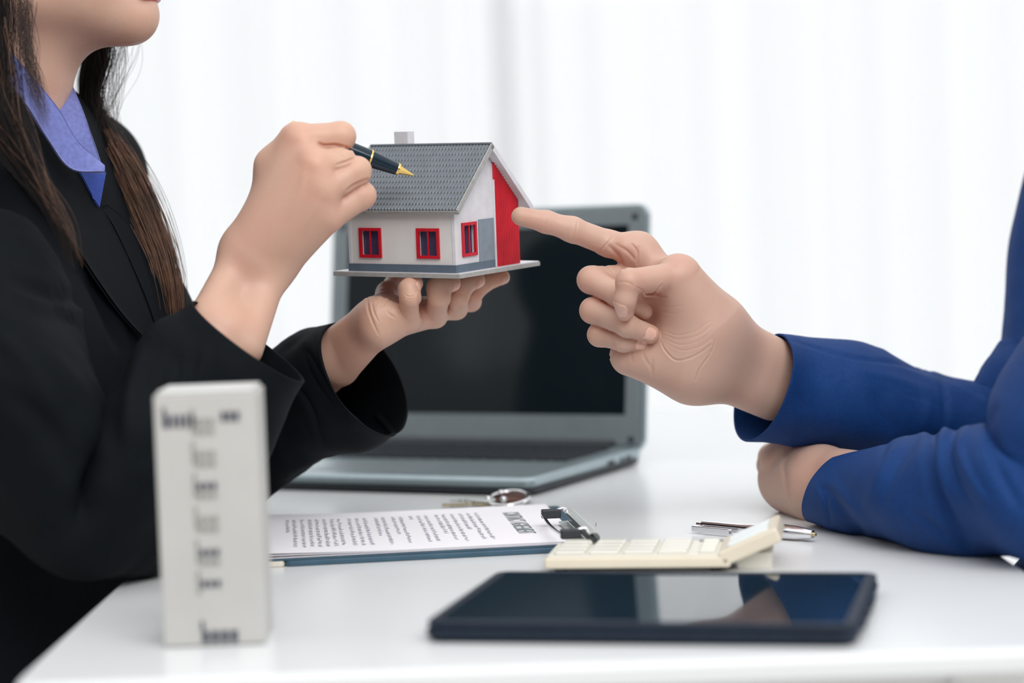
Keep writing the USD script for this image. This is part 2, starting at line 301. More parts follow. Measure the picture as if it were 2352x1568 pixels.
# roof: two slabs, each with a moulded tile sheet
def roof_side(front):
    u0_, u1_ = -L - GO, GO; eo = EO if front else .0105
    half = W / 2; length = (half + eo) / math.cos(math.atan(sl)); a = math.atan(sl)
    # local (u along ridge, v down the slope, h out of it) -> house
    def place(u, v, h):
        u, v, h = np.broadcast_arrays(u, v, h); s = -1 if front else 1
        y = W / 2 + s * (v * math.cos(a) + h * math.sin(a)); z = RZ - v * math.sin(a) + h * math.cos(a)
        return np.stack([u, y, z], -1)
    sb = boxz(u0_, u1_, .0003, length, -.0030, -.0006); sb.vertices = place(sb.vertices[:, 0], sb.vertices[:, 1], sb.vertices[:, 2])
    if sb.volume < 0: sb.invert()
    put(hs, 'roof_slab', sb, M['h_white'], label='pale grey edge board under the roof tiles')
    nc, nr = 38, 12; us = np.linspace(u0_ + .0004, u1_ - .0004, nc * 7 + 1); vs = np.linspace(.0, length + .0004, nr * 7 + 1)
    Ug, Vg = np.meshgrid(us, vs, indexing='ij'); k = (Ug - us[0]) / (us[-1] - us[0]) * nc; r = (Vg / length * nr)
    wave = .5 + .5 * np.cos(k * 2 * PI); fr = r - np.floor(r - 1e-6)
    hh = -.0004 + .00125 * wave ** .8 * (.5 + .5 * fr) + .00042 * fr ** 1.5
    rg = np.random.default_rng(5); hh += .00005 * rg.standard_normal(hh.shape)
    top = place(Ug, Vg, hh); n1, n2 = Ug.shape; v = top.reshape(-1, 3)
    i, j = np.meshgrid(np.arange(n1 - 1), np.arange(n2 - 1), indexing='ij'); q = np.stack([i * n2 + j, (i + 1) * n2 + j, (i + 1) * n2 + j + 1, i * n2 + j + 1], -1).reshape(-1, 4)
    f = np.vstack([q[:, [0, 1, 2]], q[:, [0, 2, 3]]])
    bot = place(Ug, Vg, np.full_like(hh, -.0007)).reshape(-1, 3); nv = len(v)
    rim = np.concatenate([np.arange(n2), np.arange(1, n1) * n2 + n2 - 1, (n1 - 1) * n2 + np.arange(n2 - 2, -1, -1), np.arange(n1 - 2, 0, -1) * n2])
    r2 = np.roll(rim, -1); side = np.vstack([np.stack([rim, r2, r2 + nv], 1), np.stack([rim, r2 + nv, rim + nv], 1)])
    me = trimesh.Trimesh(np.vstack([v, bot]), np.vstack([f, f[:, ::-1] + nv, side]), process=False)
    nn = np.cross(me.vertices[f[0, 1]] - me.vertices[f[0, 0]], me.vertices[f[0, 2]] - me.vertices[f[0, 0]])
    if nn[2] < 0: me.invert()
    put(hs, 'roof_tiles', me, M['h_roof'], smooth=True if False else 40, kind='stuff', label='moulded sheet of small grey roof tiles')
    fb = cat(boxz(u1_ - .0002, u1_ + .0010, 0, length + .0004, -.0034, .0006), boxz(u0_ - .001, u0_ + .0002, 0, length + .0004, -.0034, .0006), boxz(u0_ - .001, u1_ + .001, length, length + .001, -.0036, -.0004))
    fb.vertices = place(fb.vertices[:, 0], fb.vertices[:, 1], fb.vertices[:, 2])
    if fb.volume < 0: fb.invert()
    put(hs, 'roof_edge', fb, M['h_white'] if not front else M['h_plate'])
roof_side(True); roof_side(False)
put(hs, 'ridge_cap', T(rot(trimesh.creation.cylinder(.0011, L + 2 * GO, sections=14), roty(PI / 2)), (-L / 2, W / 2, RZ + .0001)), M['h_roof'])
put(hs, 'chimney', boxz(-L * .85, -L * .85 + .0125, W / 2 + .001, W / 2 + .0095, RZ - .012, RZ + .0102), M['h_white'])

# ---------------------------------------------------------------- laptop
la = .4604; RL = rotz(-la)
lp = Thing('laptop', 'open silver grey laptop with dark screen at the back of the table', 'laptop', (.0125, 1.8173, .75), RL)   # origin: front right corner; x to its right, y to the hinge
LW, LD, LH, LT, LID = .348, .243, .2347, .014, .1274
put(lp, 'base', slab(LW, LD, .0095, .012, .003, (-LW / 2, LD / 2, .01125)), M['alu'], smooth=40)
put(lp, 'bottom_cover', slab(LW - .003, LD - .003, .0062, .011, .002, (-LW / 2, LD / 2, .0046)), M['rubber'])
for sx in (-.03, -LW + .03):
    for sy in (.025, LD - .02): put(lp, 'rubber_foot', T(trimesh.creation.cylinder(.008, .0026, sections=18), (sx, sy, .0013)), M['rubber'])
ZT = .003 + LT - .001
put(lp, 'keyboard_well', boxz(-LW + .02, -.02, .115, .223, ZT - .0005, ZT + .0003), M['lap_bezel'])
for r in range(6):
    x = -LW + .022; row = [.0158] * 18 if r < 5 else [.02, .02, .02, .105, .02, .02, .02, .02, .02]
    sc = (LW - .044) / (sum(row) + .0028 * (len(row) - 1))
    for w in row:
        w *= sc; put(lp, 'key', rbox((w, .0132, .0028), .0009, (x + w / 2, .1245 + r * .0163, ZT + .0014), seg=4), M['key'], smooth=False); x += w + .0028 * sc
put(lp, 'touchpad', slab(.105, .072, .0006, .004, .0002, (-LW * .52, .058, ZT + .0001)), M['lap_bezel'])
for yy, w in ((.165, .014), (.19, .006), (.205, .012)): put(lp, 'port', boxz(-.0004, .0006, yy - w / 2, yy + w / 2, .0085, .0125), M['rubber'])
put(lp, 'hinge', T(rot(trimesh.creation.cylinder(.006, LW - .06, sections=16), roty(PI / 2)), (-LW / 2, LD - .004, ZT + .001)), M['rubber'])
lt = np.eye(4); lt[:3, :3] = rotx(-LID); lt[:3, 3] = (0, LD, .012)           # lid: x, z up the screen, y its thickness
def lid(name, mesh, mat, **k): mesh = mesh.copy(); mesh.apply_transform(lt); return put(lp, name, mesh, M[mat], **k)
pl_ = slab(LW, LH, .006, .012, .0015, seg=8); pl_.vertices = np.stack([pl_.vertices[:, 0] - LW / 2, pl_.vertices[:, 2] + .004, pl_.vertices[:, 1] + LH / 2], 1); pl_.invert() if pl_.volume < 0 else None
lid('lid', pl_, 'alu', smooth=40)
lid('screen_bezel', cat(boxz(-LW + .006, -.006, -.0004, .0012, .006, .034), boxz(-LW + .006, -.006, -.0004, .0012, LH - .020, LH - .006), boxz(-LW + .006, -LW + .020, -.0004, .0012, .034, LH - .02), boxz(-.020, -.006, -.0004, .0012, .034, LH - .02)), 'lap_bezel')
lid('display', boxz(-LW + .020, -.020, 0, .0011, .034, LH - .020), 'lap_screen', label='dark glossy laptop display')
for sx in (-.0135, -LW + .0135):
    for sz in (.011, LH - .0125): lid('rubber_bumper', T(rot(trimesh.creation.cylinder(.0032, .0016, sections=16), rotx(PI / 2)), (sx, -.0008, sz)), 'rubber')

# ---------------------------------------------------------------- tablet
ta = -.235
tA = Thing('tablet', 'dark navy tablet computer lying flat at the front of the table', 'tablet', (.081, 1.250, .75), rotz(ta))
TBW, TBD = .238, .174
put(tA, 'case', slab(TBW, TBD, .0105, .010, .0035, (0, 0, .00535)), M['tab_case'], smooth=40)
put(tA, 'case_rim', cut(slab(TBW - .001, TBD - .001, .003, .010, .0010, (0, 0, .0105)), boxz(-TBW / 2 + .007, TBW / 2 - .007, -TBD / 2 + .007, TBD / 2 - .007, 0, .03)), M['tab_case'], smooth=40)
put(tA, 'screen', boxz(-TBW / 2 + .007, TBW / 2 - .007, -TBD / 2 + .007, TBD / 2 - .007, .0100, .0113), M['tab_glass'], label='dark reflective tablet screen')
for yy, w in ((-.045, .016), (-.015, .016), (.02, .022)): put(tA, 'side_button', rbox((.004, w, .004), .0014, (TBW / 2, yy, .0056)), M['tab_case'])

# ---------------------------------------------------------------- model tower
tw = Thing('model_tower', 'white model tower block with dark window openings at front left of the table', 'model tower', (-.1725, 1.232, .75), rotz(math.radians(1.5)))
TWW, TWD, TWH = .0570, .052, .142
body = rbox((TWW, TWD, TWH - .001), .0012, (0, 0, TWH / 2)); fy = -TWD / 2
put(tw, 'body', body, M['tower'])
put(tw, 'roof_slab', rbox((TWW - .004, TWD - .003, .002), .0008, (0, 0, TWH + .0006)), M['tower_side'])
px2x = lambda px: (px - 483) / 258 * TWW; py2z = lambda py: TWH - (py - 915) / 568 * TWH
def marks(rows, mat, name):
    for x0, x1, y0, y1 in rows:
        put(tw, name, boxz(px2x(x0), px2x(x1), fy - .0006, fy + .0002, py2z(y1), py2z(y0)), M[mat])
marks([(382 + 16 * k, 392 + 16 * k, 962, 990) for k in range(5)] + [(522 + 17 * k, 534 + 17 * k, 958, 980) for k in range(3)] + [(376, 384, 945, 990)], 'tower_dark', 'window_opening')
for k, yb in enumerate((990, 1062, 1133, 1208, 1282, 1352)):
    dk = 'tower_dark' if k in (2, 4, 5) else 'tower_mid'
    marks([(456 + 18 * j, 468 + 18 * j, yb - 18, yb - 2) for j in range(3)], dk, 'window_opening')
    if k < 5: marks([(456 + 18 * j, 468 + 18 * j, yb + 4, yb + 18) for j in range(3)], 'tower_mid', 'window_opening')
    marks([(446, 453, yb - 40, yb + 12)], 'tower_mid', 'stair_slot')
marks([(452 + 24 * j, 470 + 24 * j, 1448, 1474) for j in range(4)] + [(450, 458, 1425, 1446)], 'tower_dark', 'entrance_opening')

# ---------------------------------------------------------------- calculator
cq = onz(1250, 1318); ca = math.radians(-9.0)
cl = Thing('calculator', 'cream desktop calculator with raised display behind the tablet', 'calculator', (cq[0], cq[1], .75), rotz(ca))   # origin front left; x to the display
CL, CD, CT = .122, .064, .0105
put(cl, 'body', rbox((CL, CD, CT - .003), .002, (CL / 2, CD / 2, .003 + (CT - .003) / 2)), M['calc'])
put(cl, 'top_panel', slab(CL - .003, CD - .003, .0016, .003, .0006, (CL / 2, CD / 2, CT + .0003)), M['calc_top'])
for i in range(5):
    for j in range(4):
        kx, ky = .0165 + i * .0225, .0105 + j * .0145
        if i == 4: put(cl, 'key', rbox((.011, .008, .0028), .0012, (kx, ky, CT + .0019), seg=8), M['calc_key'])
        else: put(cl, 'key', rbox((.0195, .0118, .0030), .0012, (kx, ky, CT + .0020), seg=8), M['calc_key'])
put(cl, 'switch', boxz(.098, .114, CD - .007, CD - .002, CT + .0008, CT + .002), M['tower_mid'])
ta2 = math.radians(-23); dsp = np.eye(4); dsp[:3, :3] = roty(ta2); dsp[:3, 3] = (CL - .005, 0, .0032)
def dp(name, mesh, mat): mesh = mesh.copy(); mesh.apply_transform(dsp); return put(cl, name, mesh, M[mat])
dp('display_housing', rbox((.042, CD, .0100), .002, (.021, CD / 2, .0050)), 'calc')
dp('display_window', slab(.029, CD - .014, .001, .003, .0003, (.0215, CD / 2, .0101)), 'lcd')
put(cl, 'prop_stand', rot(boxz(-.012, .010, .012, CD - .012, -.0105, 0), roty(0)).apply_translation((CL + .016, 0, .0107)), M['calc_top'])
for fx in (.01, CL - .01):
    for fy2 in (.01, CD - .01): put(cl, 'rubber_foot', T(trimesh.creation.cylinder(.004, .0032, sections=12), (fx, fy2, .0016)), M['rubber'])

# ---------------------------------------------------------------- clipboard and contract
q0 = onz(655, 1302); qa = math.radians(6.1)
cb = Thing('clipboard', 'dark blue clipboard with steel spring clip lying across the table', 'clipboard', (q0[0], q0[1], .75), rotz(qa))
BX1 = (onz(1372, 1243)[0] - q0[0]) / math.cos(qa); BX0 = BX1 - .290; BD = .222
put(cb, 'board', slab(BX1 - 0.0, BD, .004, .004, .0008, ((BX1) / 2, BD / 2, .002)), M['board'])
put(cb, 'edge_band', slab(-BX0 - .0004, BD, .004, .004, .0008, (BX0 / 2, BD / 2, .002)), M['beige'])
put(cb, 'cover_sheet', boxz(BX0 + .01, BX1 - .012, .0015, BD - .004, .0042, .0052), M['board'])
pp = Thing('contract', 'printed white contract papers clipped to the dark blue clipboard', 'document', (q0[0], q0[1], .75), rotz(qa))
PX1, PX0, PY0, PY1 = BX1 - .012, BX1 - .012 - .272, .004, .211
rg = np.random.default_rng(3)
for k in range(3):
    n, mm = 30, 12; xs = np.linspace(PX0, PX1, n); ysv = np.linspace(PY0 + .001 * k, PY1 - .0012 * (2 - k), mm)
    X, Y = np.meshgrid(xs, ysv, indexing='ij'); Z = .0056 + .0006 * k + .0008 * k * np.clip((PX1 - X) / .3, 0, 1) + .0006 * k * np.sin((X - PX0) * 21 + .5 * k) * np.clip((PX1 - .03 - X) / .2, 0, 1)
    top = np.stack([X, Y, Z + .0003], -1).reshape(-1, 3); bot = np.stack([X, Y, Z], -1).reshape(-1, 3)
    i, j = np.meshgrid(np.arange(n - 1), np.arange(mm - 1), indexing='ij'); q = np.stack([i * mm + j, (i + 1) * mm + j, (i + 1) * mm + j + 1, i * mm + j + 1], -1).reshape(-1, 4); nv = len(top)
    rim = np.concatenate([np.arange(mm), np.arange(1, n) * mm + mm - 1, (n - 1) * mm + np.arange(mm - 2, -1, -1), np.arange(n - 2, 0, -1) * mm]); r2 = np.roll(rim, -1)
    f = np.vstack([q[:, [0, 1, 2]], q[:, [0, 2, 3]]]); f = np.vstack([f, f[:, ::-1] + nv, np.stack([r2, rim, rim + nv], 1), np.stack([r2, rim + nv, r2 + nv], 1)])
    put(pp, 'sheet', trimesh.Trimesh(np.vstack([top, bot]), f, process=False), M['paper'], smooth=30)
def paper_z(x): return .0056 + .0012 + .0016 * np.clip((PX1 - x) / .3, 0, 1) + .0012 * np.sin((x - PX0) * 21 + 1.0) * np.clip((PX1 - .03 - x) / .2, 0, 1) + .0003
def xof(px, py): p = onz(px, py, .758) - V(q0[0], q0[1], .75); return (rotz(-qa) @ p)[0]
tt = meshkit.text_mesh('CONTRACT AGREEMENT', 1.0, 1.0); b = tt.bounds; wd = b[1][0] - b[0][0]
xt = xof(1206, 1215); hgt, run = .0125, .118
v = tt.vertices; tv = np.stack([xt - hgt / 2 + (v[:, 1]) * hgt, .170 - (v[:, 0] - b[0][0]) / wd * run, np.zeros(len(v))], 1); tv[:, 2] = paper_z(tv[:, 0]) + .0001 + .00015 * v[:, 2]
t2 = trimesh.Trimesh(tv, tt.faces, process=False)
if t2.volume < 0: t2.invert()
put(pp, 'title', t2, M['ink_dark'], smooth=False, label='contract agreement title lettering')
lines = [(1124, 1), (1104, 1), (1084, .62), (1063, 1), (1041, .95), (1024, .7), (998, .95), (979, 1), (959, .12), (934, .97), (916, .65), (891, 1), (873, .68), (846, 1), (827, 1), (808, 1), (783, 1), (766, 1), (748, 1), (730, 1), (713, 1), (695, 1), (676, 1), (660, .5)]
for px, frac in lines:
    x = xof(px, 1222); yy = .176; end = .176 - .142 * frac - rg.uniform(0, .004); ws = []
    while yy > end:
        w = rg.uniform(.004, .015); y1 = max(yy - w, end - .002); c = yy
        while c - .0016 > y1:
            h = rg.choice([.0020, .0020, .0028]); o_ = rg.choice([-.0012, -.0012, -.0004]); ws.append(boxz(x + o_, x + o_ + h, c - .0011, c, float(paper_z(x)) - .0001, float(paper_z(x)) + .00022)); c -= .0018
        yy = y1 - .0022
    put(pp, 'text_line', cat(ws), M['ink'], smooth=False, kind='stuff')
# clip: back bar, jaws, two wire arms with dark grips
def cpx(px, py, z): p = onz(px, py, .75 + z) - V(q0[0], q0[1], .75); return rotz(-qa) @ p
J0, J1 = cpx(1322, 1180, .016), cpx(1362, 1232, .016)
dj = J1 - J0; xa = (J0[0] + J1[0]) / 2 - .002; ya, yb = min(J0[1], J1[1]) - .004, max(J0[1], J1[1]) + .006
cy, ch = (ya + yb) / 2, (yb - ya) / 2
put(cb, 'clip_plate', slab(.017, yb - ya + .012, .0012, .003, .0004, (xa + .001, cy, .0092)), M['steel'])
arc = np.linspace(-.6 * PI, .75 * PI, 14); ro = .0052
sec = [(xa + ro * math.cos(t), .0150 + ro * math.sin(t)) for t in arc] + [(xa + (ro - .001) * math.cos(t), .0150 + (ro - .001) * math.sin(t)) for t in arc[::-1]]
put(cb, 'clip_spring', prism(sec, 1, ya, yb), M['steel'])
put(cb, 'clip_pin', T(rot(trimesh.creation.cylinder(.0016, yb - ya + .006, sections=12), rotx(PI / 2)), (xa, cy, .0150)), M['rubber'])
for s in (-1, 1):
    y0 = cy + s * (ch - .0105) + .004
    put(cb, 'wire_arm', tube(catmull([(xa, y0, .0165), (xa - .004, y0, .0205), (xa - .009, y0, .0195), (xa - .011, y0, .0180), (xa - .020, y0, .0165)], 6), .0013, 8), M['chrome'], smooth=True)
    put(cb, 'grip', rbox((.0140, .0075, .0065), .0010, (xa - .0140, y0, .0172)), M['rubber'], label='black rubber grip on the clip')
put(cb, 'wire_bridge', tube(catmull([(xa - .020, cy - ch + .0145, .0165), (xa - .0212, cy - ch * .25 + .004, .0160), (xa - .0212, cy + ch * .25 + .004, .0160), (xa - .020, cy + ch - .0065, .0165)], 6), .0012, 8), M['chrome'], smooth=True)
hy = cy + ch * .4
put(cb, 'hang_wire', tube(catmull([(xa, hy, .008), (xa + .008, hy, .0075), (xa + .013, hy, .0075), (xa + .0142, hy, .009), (xa + .0145, hy, .0145)], 6), .0005, 6), M['chrome'], smooth=True)

# ---------------------------------------------------------------- ballpoint pen on the table
a_, b_ = onz(1612, 1203, .756), onz(1874, 1226, .756); ln = np.linalg.norm(b_ - a_); ang = math.atan2(b_[1] - a_[1], b_[0] - a_[0])
bp = Thing('ballpoint_pen', 'silver metal ballpoint pen lying by the sleeve of the blue jacket', 'pen', (a_[0], a_[1], .75), rotz(ang))
lay = lambda m, z=.0055: T(rot(m, roty(PI / 2)), (0, 0, z))
put(bp, 'barrel', lay(lathe([(0, .001), (.0032, .001), (.0036, .002), (.0038, .04), (.0044, .052), (.0052, .066), (.0055, ln * .72), (.0050, ln * .84), (.0034, ln * .95), (.0028, ln * .975), (0, ln * .975)]), .0056), M['chrome'], smooth=35)
put(bp, 'tip', lay(lathe([(0, ln * .975), (.0016, ln * .975), (.0011, ln), (0, ln)], 16), .0056), M['brass'])
put(bp, 'button', lay(lathe([(0, -.004), (.0020, -.004), (.0022, .001), (0, .001)], 16), .0056), M['chrome'])
put(bp, 'pocket_clip', cat(rbox((.034, .0042, .0042), .0006, (.016, -.0092, .0040)), rbox((.005, .0085, .0035), .0006, (.0022, -.0060, .0045))), M['chrome'])

# ---------------------------------------------------------------- keys on a ring
kq = onz(1168, 1148, .755)
kr = Thing('key_ring', 'split ring with small metal keys and brown fob in front of the laptop', 'keys', (kq[0], kq[1], .75))
a = np.linspace(0, 2 * PI, 49)[:-1]; tilt = rotx(.12) @ roty(-.08)
put(kr, 'ring', tube(np.stack([.0165 * np.cos(a), .0235 * np.sin(a), 0 * a], 1) @ tilt.T + V(0, 0, .0062), .0019, 8, closed=True), M['chrome'], smooth=True)
put(kr, 'leather_fob', rot(slab(.030, .030, .003, .012, .001), rotx(.05)).apply_translation((.003, .020, .0040)), M['brown'], label='brown leather fob inside the ring')
def akey(ang, z, mat, ln):
    bow = cut(slab(.020, .017, .0022, .008, .0005), trimesh.creation.cylinder(.003, .02, sections=16).apply_translation((.006, 0, 0)))
    bl = slab(ln, .0062, .0018, .001, .0004, (-.008 - ln / 2, 0, 0)); teeth = [box((.0022, .003, .0018), (-.014 - k * .004, -.0035 - .0006 * (k % 2), 0)) for k in range(int((ln - .01) / .004))]
    return rot(cat(bow, bl, teeth), rotz(ang)).apply_translation((-.0205, -.002, z))
put(kr, 'key', akey(.10, .0034, None, .026), M['brass'], label='brass key'); put(kr, 'key', akey(-.32, .0060, None, .022), M['steel'], label='steel key')
for p in ((-.0165, -.004, .007), (-.004, -.014, .0075), (-.006, .017, .009)): put(kr, 'swivel_bead', T(trimesh.creation.icosphere(2, .0026), p), M['chrome'], smooth=True)
# ---------------------------------------------------------------- bodies: signed distance fields turned into one continuous surface
def smin(a, b, k):
    h = np.maximum(k - np.abs(a - b), 0) / np.maximum(k, 1e-9); return np.minimum(a, b) - h * h * k * .25
def smax(a, b, k): return -smin(-a, -b, k)
def cone(p, a, b, ra, rb):
    a = np.asarray(a, float); ab = np.asarray(b, float) - a; t = np.clip(((p - a) @ ab) / (ab @ ab), 0, 1)
    return np.linalg.norm(p - a - t[:, None] * ab, axis=1) - (ra + (rb - ra) * t)
def ell(p, c, rad, axes=None):
    q = p - np.asarray(c, float)
    if axes is not None: q = q @ np.asarray(axes, float).T
    rad = np.asarray(rad, float); k0 = np.linalg.norm(q / rad, axis=1); k1 = np.linalg.norm(q / rad ** 2, axis=1)
    return k0 * (k0 - 1) / np.maximum(k1, 1e-9)
def seg_dist(p, pts):
    d = None
    for a, b in zip(pts[:-1], pts[1:]):
        e = cone(p, a, b, 0, 0); d = e if d is None else np.minimum(d, e)
    return d
def groove(p, pts, w, depth): return depth * np.exp(-(seg_dist(p, pts) / w) ** 2)
def polygonize(f, lo, hi, h, newton=2):
    lo, hi = np.minimum(lo, hi), np.maximum(lo, hi); K = 8; nb = np.maximum(np.ceil((np.asarray(hi) - lo) / (h * K)).astype(int), 1); n = nb * K + 1
    ci = np.stack(np.meshgrid(*[np.arange(k) for k in nb], indexing='ij'), -1).reshape(-1, 3)
    cd = f(lo + (ci + .5) * h * K); act = np.abs(cd) < h * K * 1.15
    G = np.empty(n, np.float32); sg = np.where(cd < 0, -1., 1.).astype(np.float32).reshape(nb)
    big = np.repeat(np.repeat(np.repeat(sg, K, 0), K, 1), K, 2); G[:-1, :-1, :-1] = big; G[-1], G[:, -1], G[:, :, -1] = 1, 1, 1
    mask = np.zeros(n, bool)
    o = np.stack(np.meshgrid(*[np.arange(K + 1)] * 3, indexing='ij'), -1).reshape(-1, 3)
    idx = (ci[act][:, None] * K + o[None]).reshape(-1, 3); mask[idx[:, 0], idx[:, 1], idx[:, 2]] = True
    idx = np.argwhere(mask); out = np.empty(len(idx), np.float32)
    for s in range(0, len(idx), 400000): out[s:s + 400000] = f(lo + idx[s:s + 400000] * h)
    G[idx[:, 0], idx[:, 1], idx[:, 2]] = out
    G[0], G[-1], G[:, 0], G[:, -1], G[:, :, 0], G[:, :, -1] = 1, 1, 1, 1, 1, 1
    S = G < 0
    c8 = [S[a:n[0] - 1 + a, b:n[1] - 1 + b, c:n[2] - 1 + c] for a in (0, 1) for b in (0, 1) for c in (0, 1)]
    anyS, allS = np.logical_or.reduce(c8), np.logical_and.reduce(c8); cell = anyS & ~allS
    cid = np.full(cell.shape, -1, np.int64); cells = np.argwhere(cell); cid[tuple(cells.T)] = np.arange(len(cells))
    acc = np.zeros((len(cells), 3)); cnt = np.zeros(len(cells))
    corners = [np.array(k) for k in np.ndindex(2, 2, 2)]
    for a in corners:
        for ax in range(3):
            if a[ax]: continue
            b = a.copy(); b[ax] = 1
            ga = G[tuple((cells + a).T)]; gb = G[tuple((cells + b).T)]; x = (ga < 0) != (gb < 0)
            t = ga[x] / (ga[x] - gb[x]); pt = (cells[x] + a).astype(float); pt[:, ax] += np.clip(t, 0, 1); acc[x] += pt; cnt[x] += 1
    v = lo + acc / cnt[:, None] * h; faces = []
    for ax in range(3):
        b, c = (ax + 1) % 3, (ax + 2) % 3; sl = [slice(None)] * 3; s2 = [slice(None)] * 3; sl[ax] = slice(0, -1); s2[ax] = slice(1, None)
        A, B = S[tuple(sl)], S[tuple(s2)]; e = np.argwhere(A != B); e = e[(e[:, b] > 0) & (e[:, c] > 0) & (e[:, b] < n[b] - 1) & (e[:, c] < n[c] - 1)]
        ina = A[tuple(e.T)]
        def cc(db, dc): k = e.copy(); k[:, b] += db; k[:, c] += dc; return cid[tuple(k.T)]
        q = np.stack([cc(-1, -1), cc(0, -1), cc(0, 0), cc(-1, 0)], 1); q[~ina] = q[~ina][:, ::-1]; faces.append(q)
    q = np.vstack(faces); f3 = np.vstack([q[:, [0, 1, 2]], q[:, [0, 2, 3]]])
    for _ in range(newton):
        e = h * .35; d = f(v); g = np.stack([f(v + np.eye(3)[k] * e) - f(v - np.eye(3)[k] * e) for k in range(3)], 1) / (2 * e)
        g2 = np.maximum((g * g).sum(1), .2); v = v - np.clip(d / g2, -h, h)[:, None] * g
    return trimesh.Trimesh(v, f3, process=False)
def fuse(*ms):
    "one watertight surface out of overlapping closed ones"
    try:
        a = [m3.Manifold(m3.Mesh(np.asarray(m.vertices, np.float32), np.asarray(m.faces, np.uint32))) for m in ms]
        r = m3.Manifold.batch_boolean(a, m3.OpType.Add)
        if r.status() == m3.Error.NoError and not r.is_empty(): return tm(r)
    except Exception as e: print('fuse', e)
    return cat(*ms)
def chain(p, pts, rs, k=.003):
    d = None
    for a, b, ra, rb in zip(pts[:-1], pts[1:], rs[:-1], rs[1:]):
        e = cone(p, a, b, ra, rb); d = e if d is None else smin(d, e, k)
    return d
def J(x, y, Y, r=None):
    q = at(x, y, Y); return q if r is None else (q, r * Y / FPX)
def fingers_onto(p, d, fingers, kb=.007, kt=.0012, reach=.017):
    for pts in fingers:
        P = [q[0] for q in pts]; r = [q[1] for q in pts]; e = chain(p, P, r, .004)
        w = np.exp(-(np.linalg.norm(p - P[0], axis=1) / reach) ** 2); d = smin(d, e, kt + (kb - kt) * w)
    return d
def nail(a, b, r, out, w=.0052, ln=.0062, back=.003, f=None):
    "a thin curved plate lying on the back of a finger end; a to b is the last bone, out the side the nail is on, f the hand's field"
    a, b = np.asarray(a), np.asarray(b); t = (b - a) / np.linalg.norm(b - a); o = np.asarray(out, float); o = o - t * (o @ t); o /= np.linalg.norm(o); s = np.cross(t, o); m = 11
    X, Q = np.meshgrid(np.linspace(-1, 1, m), np.linspace(-1, 1, m), indexing='ij'); wid = np.maximum(1 - np.abs(X) ** 3.2, 0) ** .5 * .97 + .03
    ang = (Q * wid * w / r).ravel(); c = b + t * ((X.ravel() * ln - back)[:, None]); d = s * np.sin(ang)[:, None] + o * np.cos(ang)[:, None]
    q = np.full(len(c), 1.45 * r)
    if f is not None:
        for _ in range(14): q -= np.clip(f(c + d * q[:, None]), -.002, .004)
    else: q[:] = r
    v = np.vstack([c + d * (q - .0012)[:, None], c + d * (q + .00035 * np.sqrt(np.maximum(0, 1.02 - np.maximum(np.abs(X), np.abs(Q)).ravel() ** 4)))[:, None]])
    i, j = np.meshgrid(np.arange(m - 1), np.arange(m - 1), indexing='ij'); qd = np.stack([i * m + j, (i + 1) * m + j, (i + 1) * m + j + 1, i * m + j + 1], -1).reshape(-1, 4)
    fc = np.vstack([qd[:, [0, 1, 2]], qd[:, [0, 2, 3]]]); k = m * m
    rim = np.concatenate([np.arange(m), np.arange(1, m) * m + m - 1, (m - 1) * m + np.arange(m - 2, -1, -1), np.arange(m - 2, 0, -1) * m]); r2 = np.roll(rim, -1)
    me = trimesh.Trimesh(v, np.vstack([fc[:, ::-1], fc + k, np.stack([rim, r2, r2 + k], 1), np.stack([rim, r2 + k, rim + k], 1)]), process=False)
    if me.volume < 0: me.invert()
    return me
def crease(m, lines, front):
    "fine folds of the skin, pressed into a subdivided mesh: lines of (photograph points, half width in pixels, depth in metres)"
    near = np.zeros(len(m.vertices), bool); im = None
    v, f = trimesh.remesh.subdivide(np.asarray(m.vertices), np.asarray(m.faces)); mm = trimesh.Trimesh(v, f, process=False); n = meshkit.arrays(mm, True)[2]; ok = front(v)
    d = np.zeros(len(v)); p = v[ok]; dd = np.zeros(len(p))
    q = p - CAM; w_ = q @ fw; xy = np.stack([1176 + FPX * (q @ RT) / w_, 784 - FPX * (q @ UP) / w_], 1)
    for pts, w, dp in lines:
        c = catmull([(x, y, 0) for x, y in pts], 5)[:, :2] if len(pts) > 2 else np.array(pts, float); lo, hi = c.min(0) - 4 * w, c.max(0) + 4 * w
        k = np.flatnonzero(((xy > lo) & (xy < hi)).all(1))
        if not len(k): continue
        e = np.full(len(k), 1e9); s_ = np.linspace(0, 1, len(c)); tt_ = np.zeros(len(k))
        for i in range(len(c) - 1):
            ab = c[i + 1] - c[i]; t = np.clip(((xy[k] - c[i]) @ ab) / max(ab @ ab, 1e-9), 0, 1); g = np.linalg.norm(xy[k] - c[i] - t[:, None] * ab, axis=1); up = g < e; e[up] = g[up]; tt_[up] = s_[i] + t[up] * (s_[1] - s_[0])
        dd[k] += dp * np.exp(-(e / w) ** 2) * (.35 + .65 * np.sin(np.clip(tt_, 0, 1) * PI) ** .6) - .35 * dp * np.exp(-(e / (2.4 * w)) ** 2)
    d[ok] = dd; mm.vertices = v - n * d[:, None]; return mm
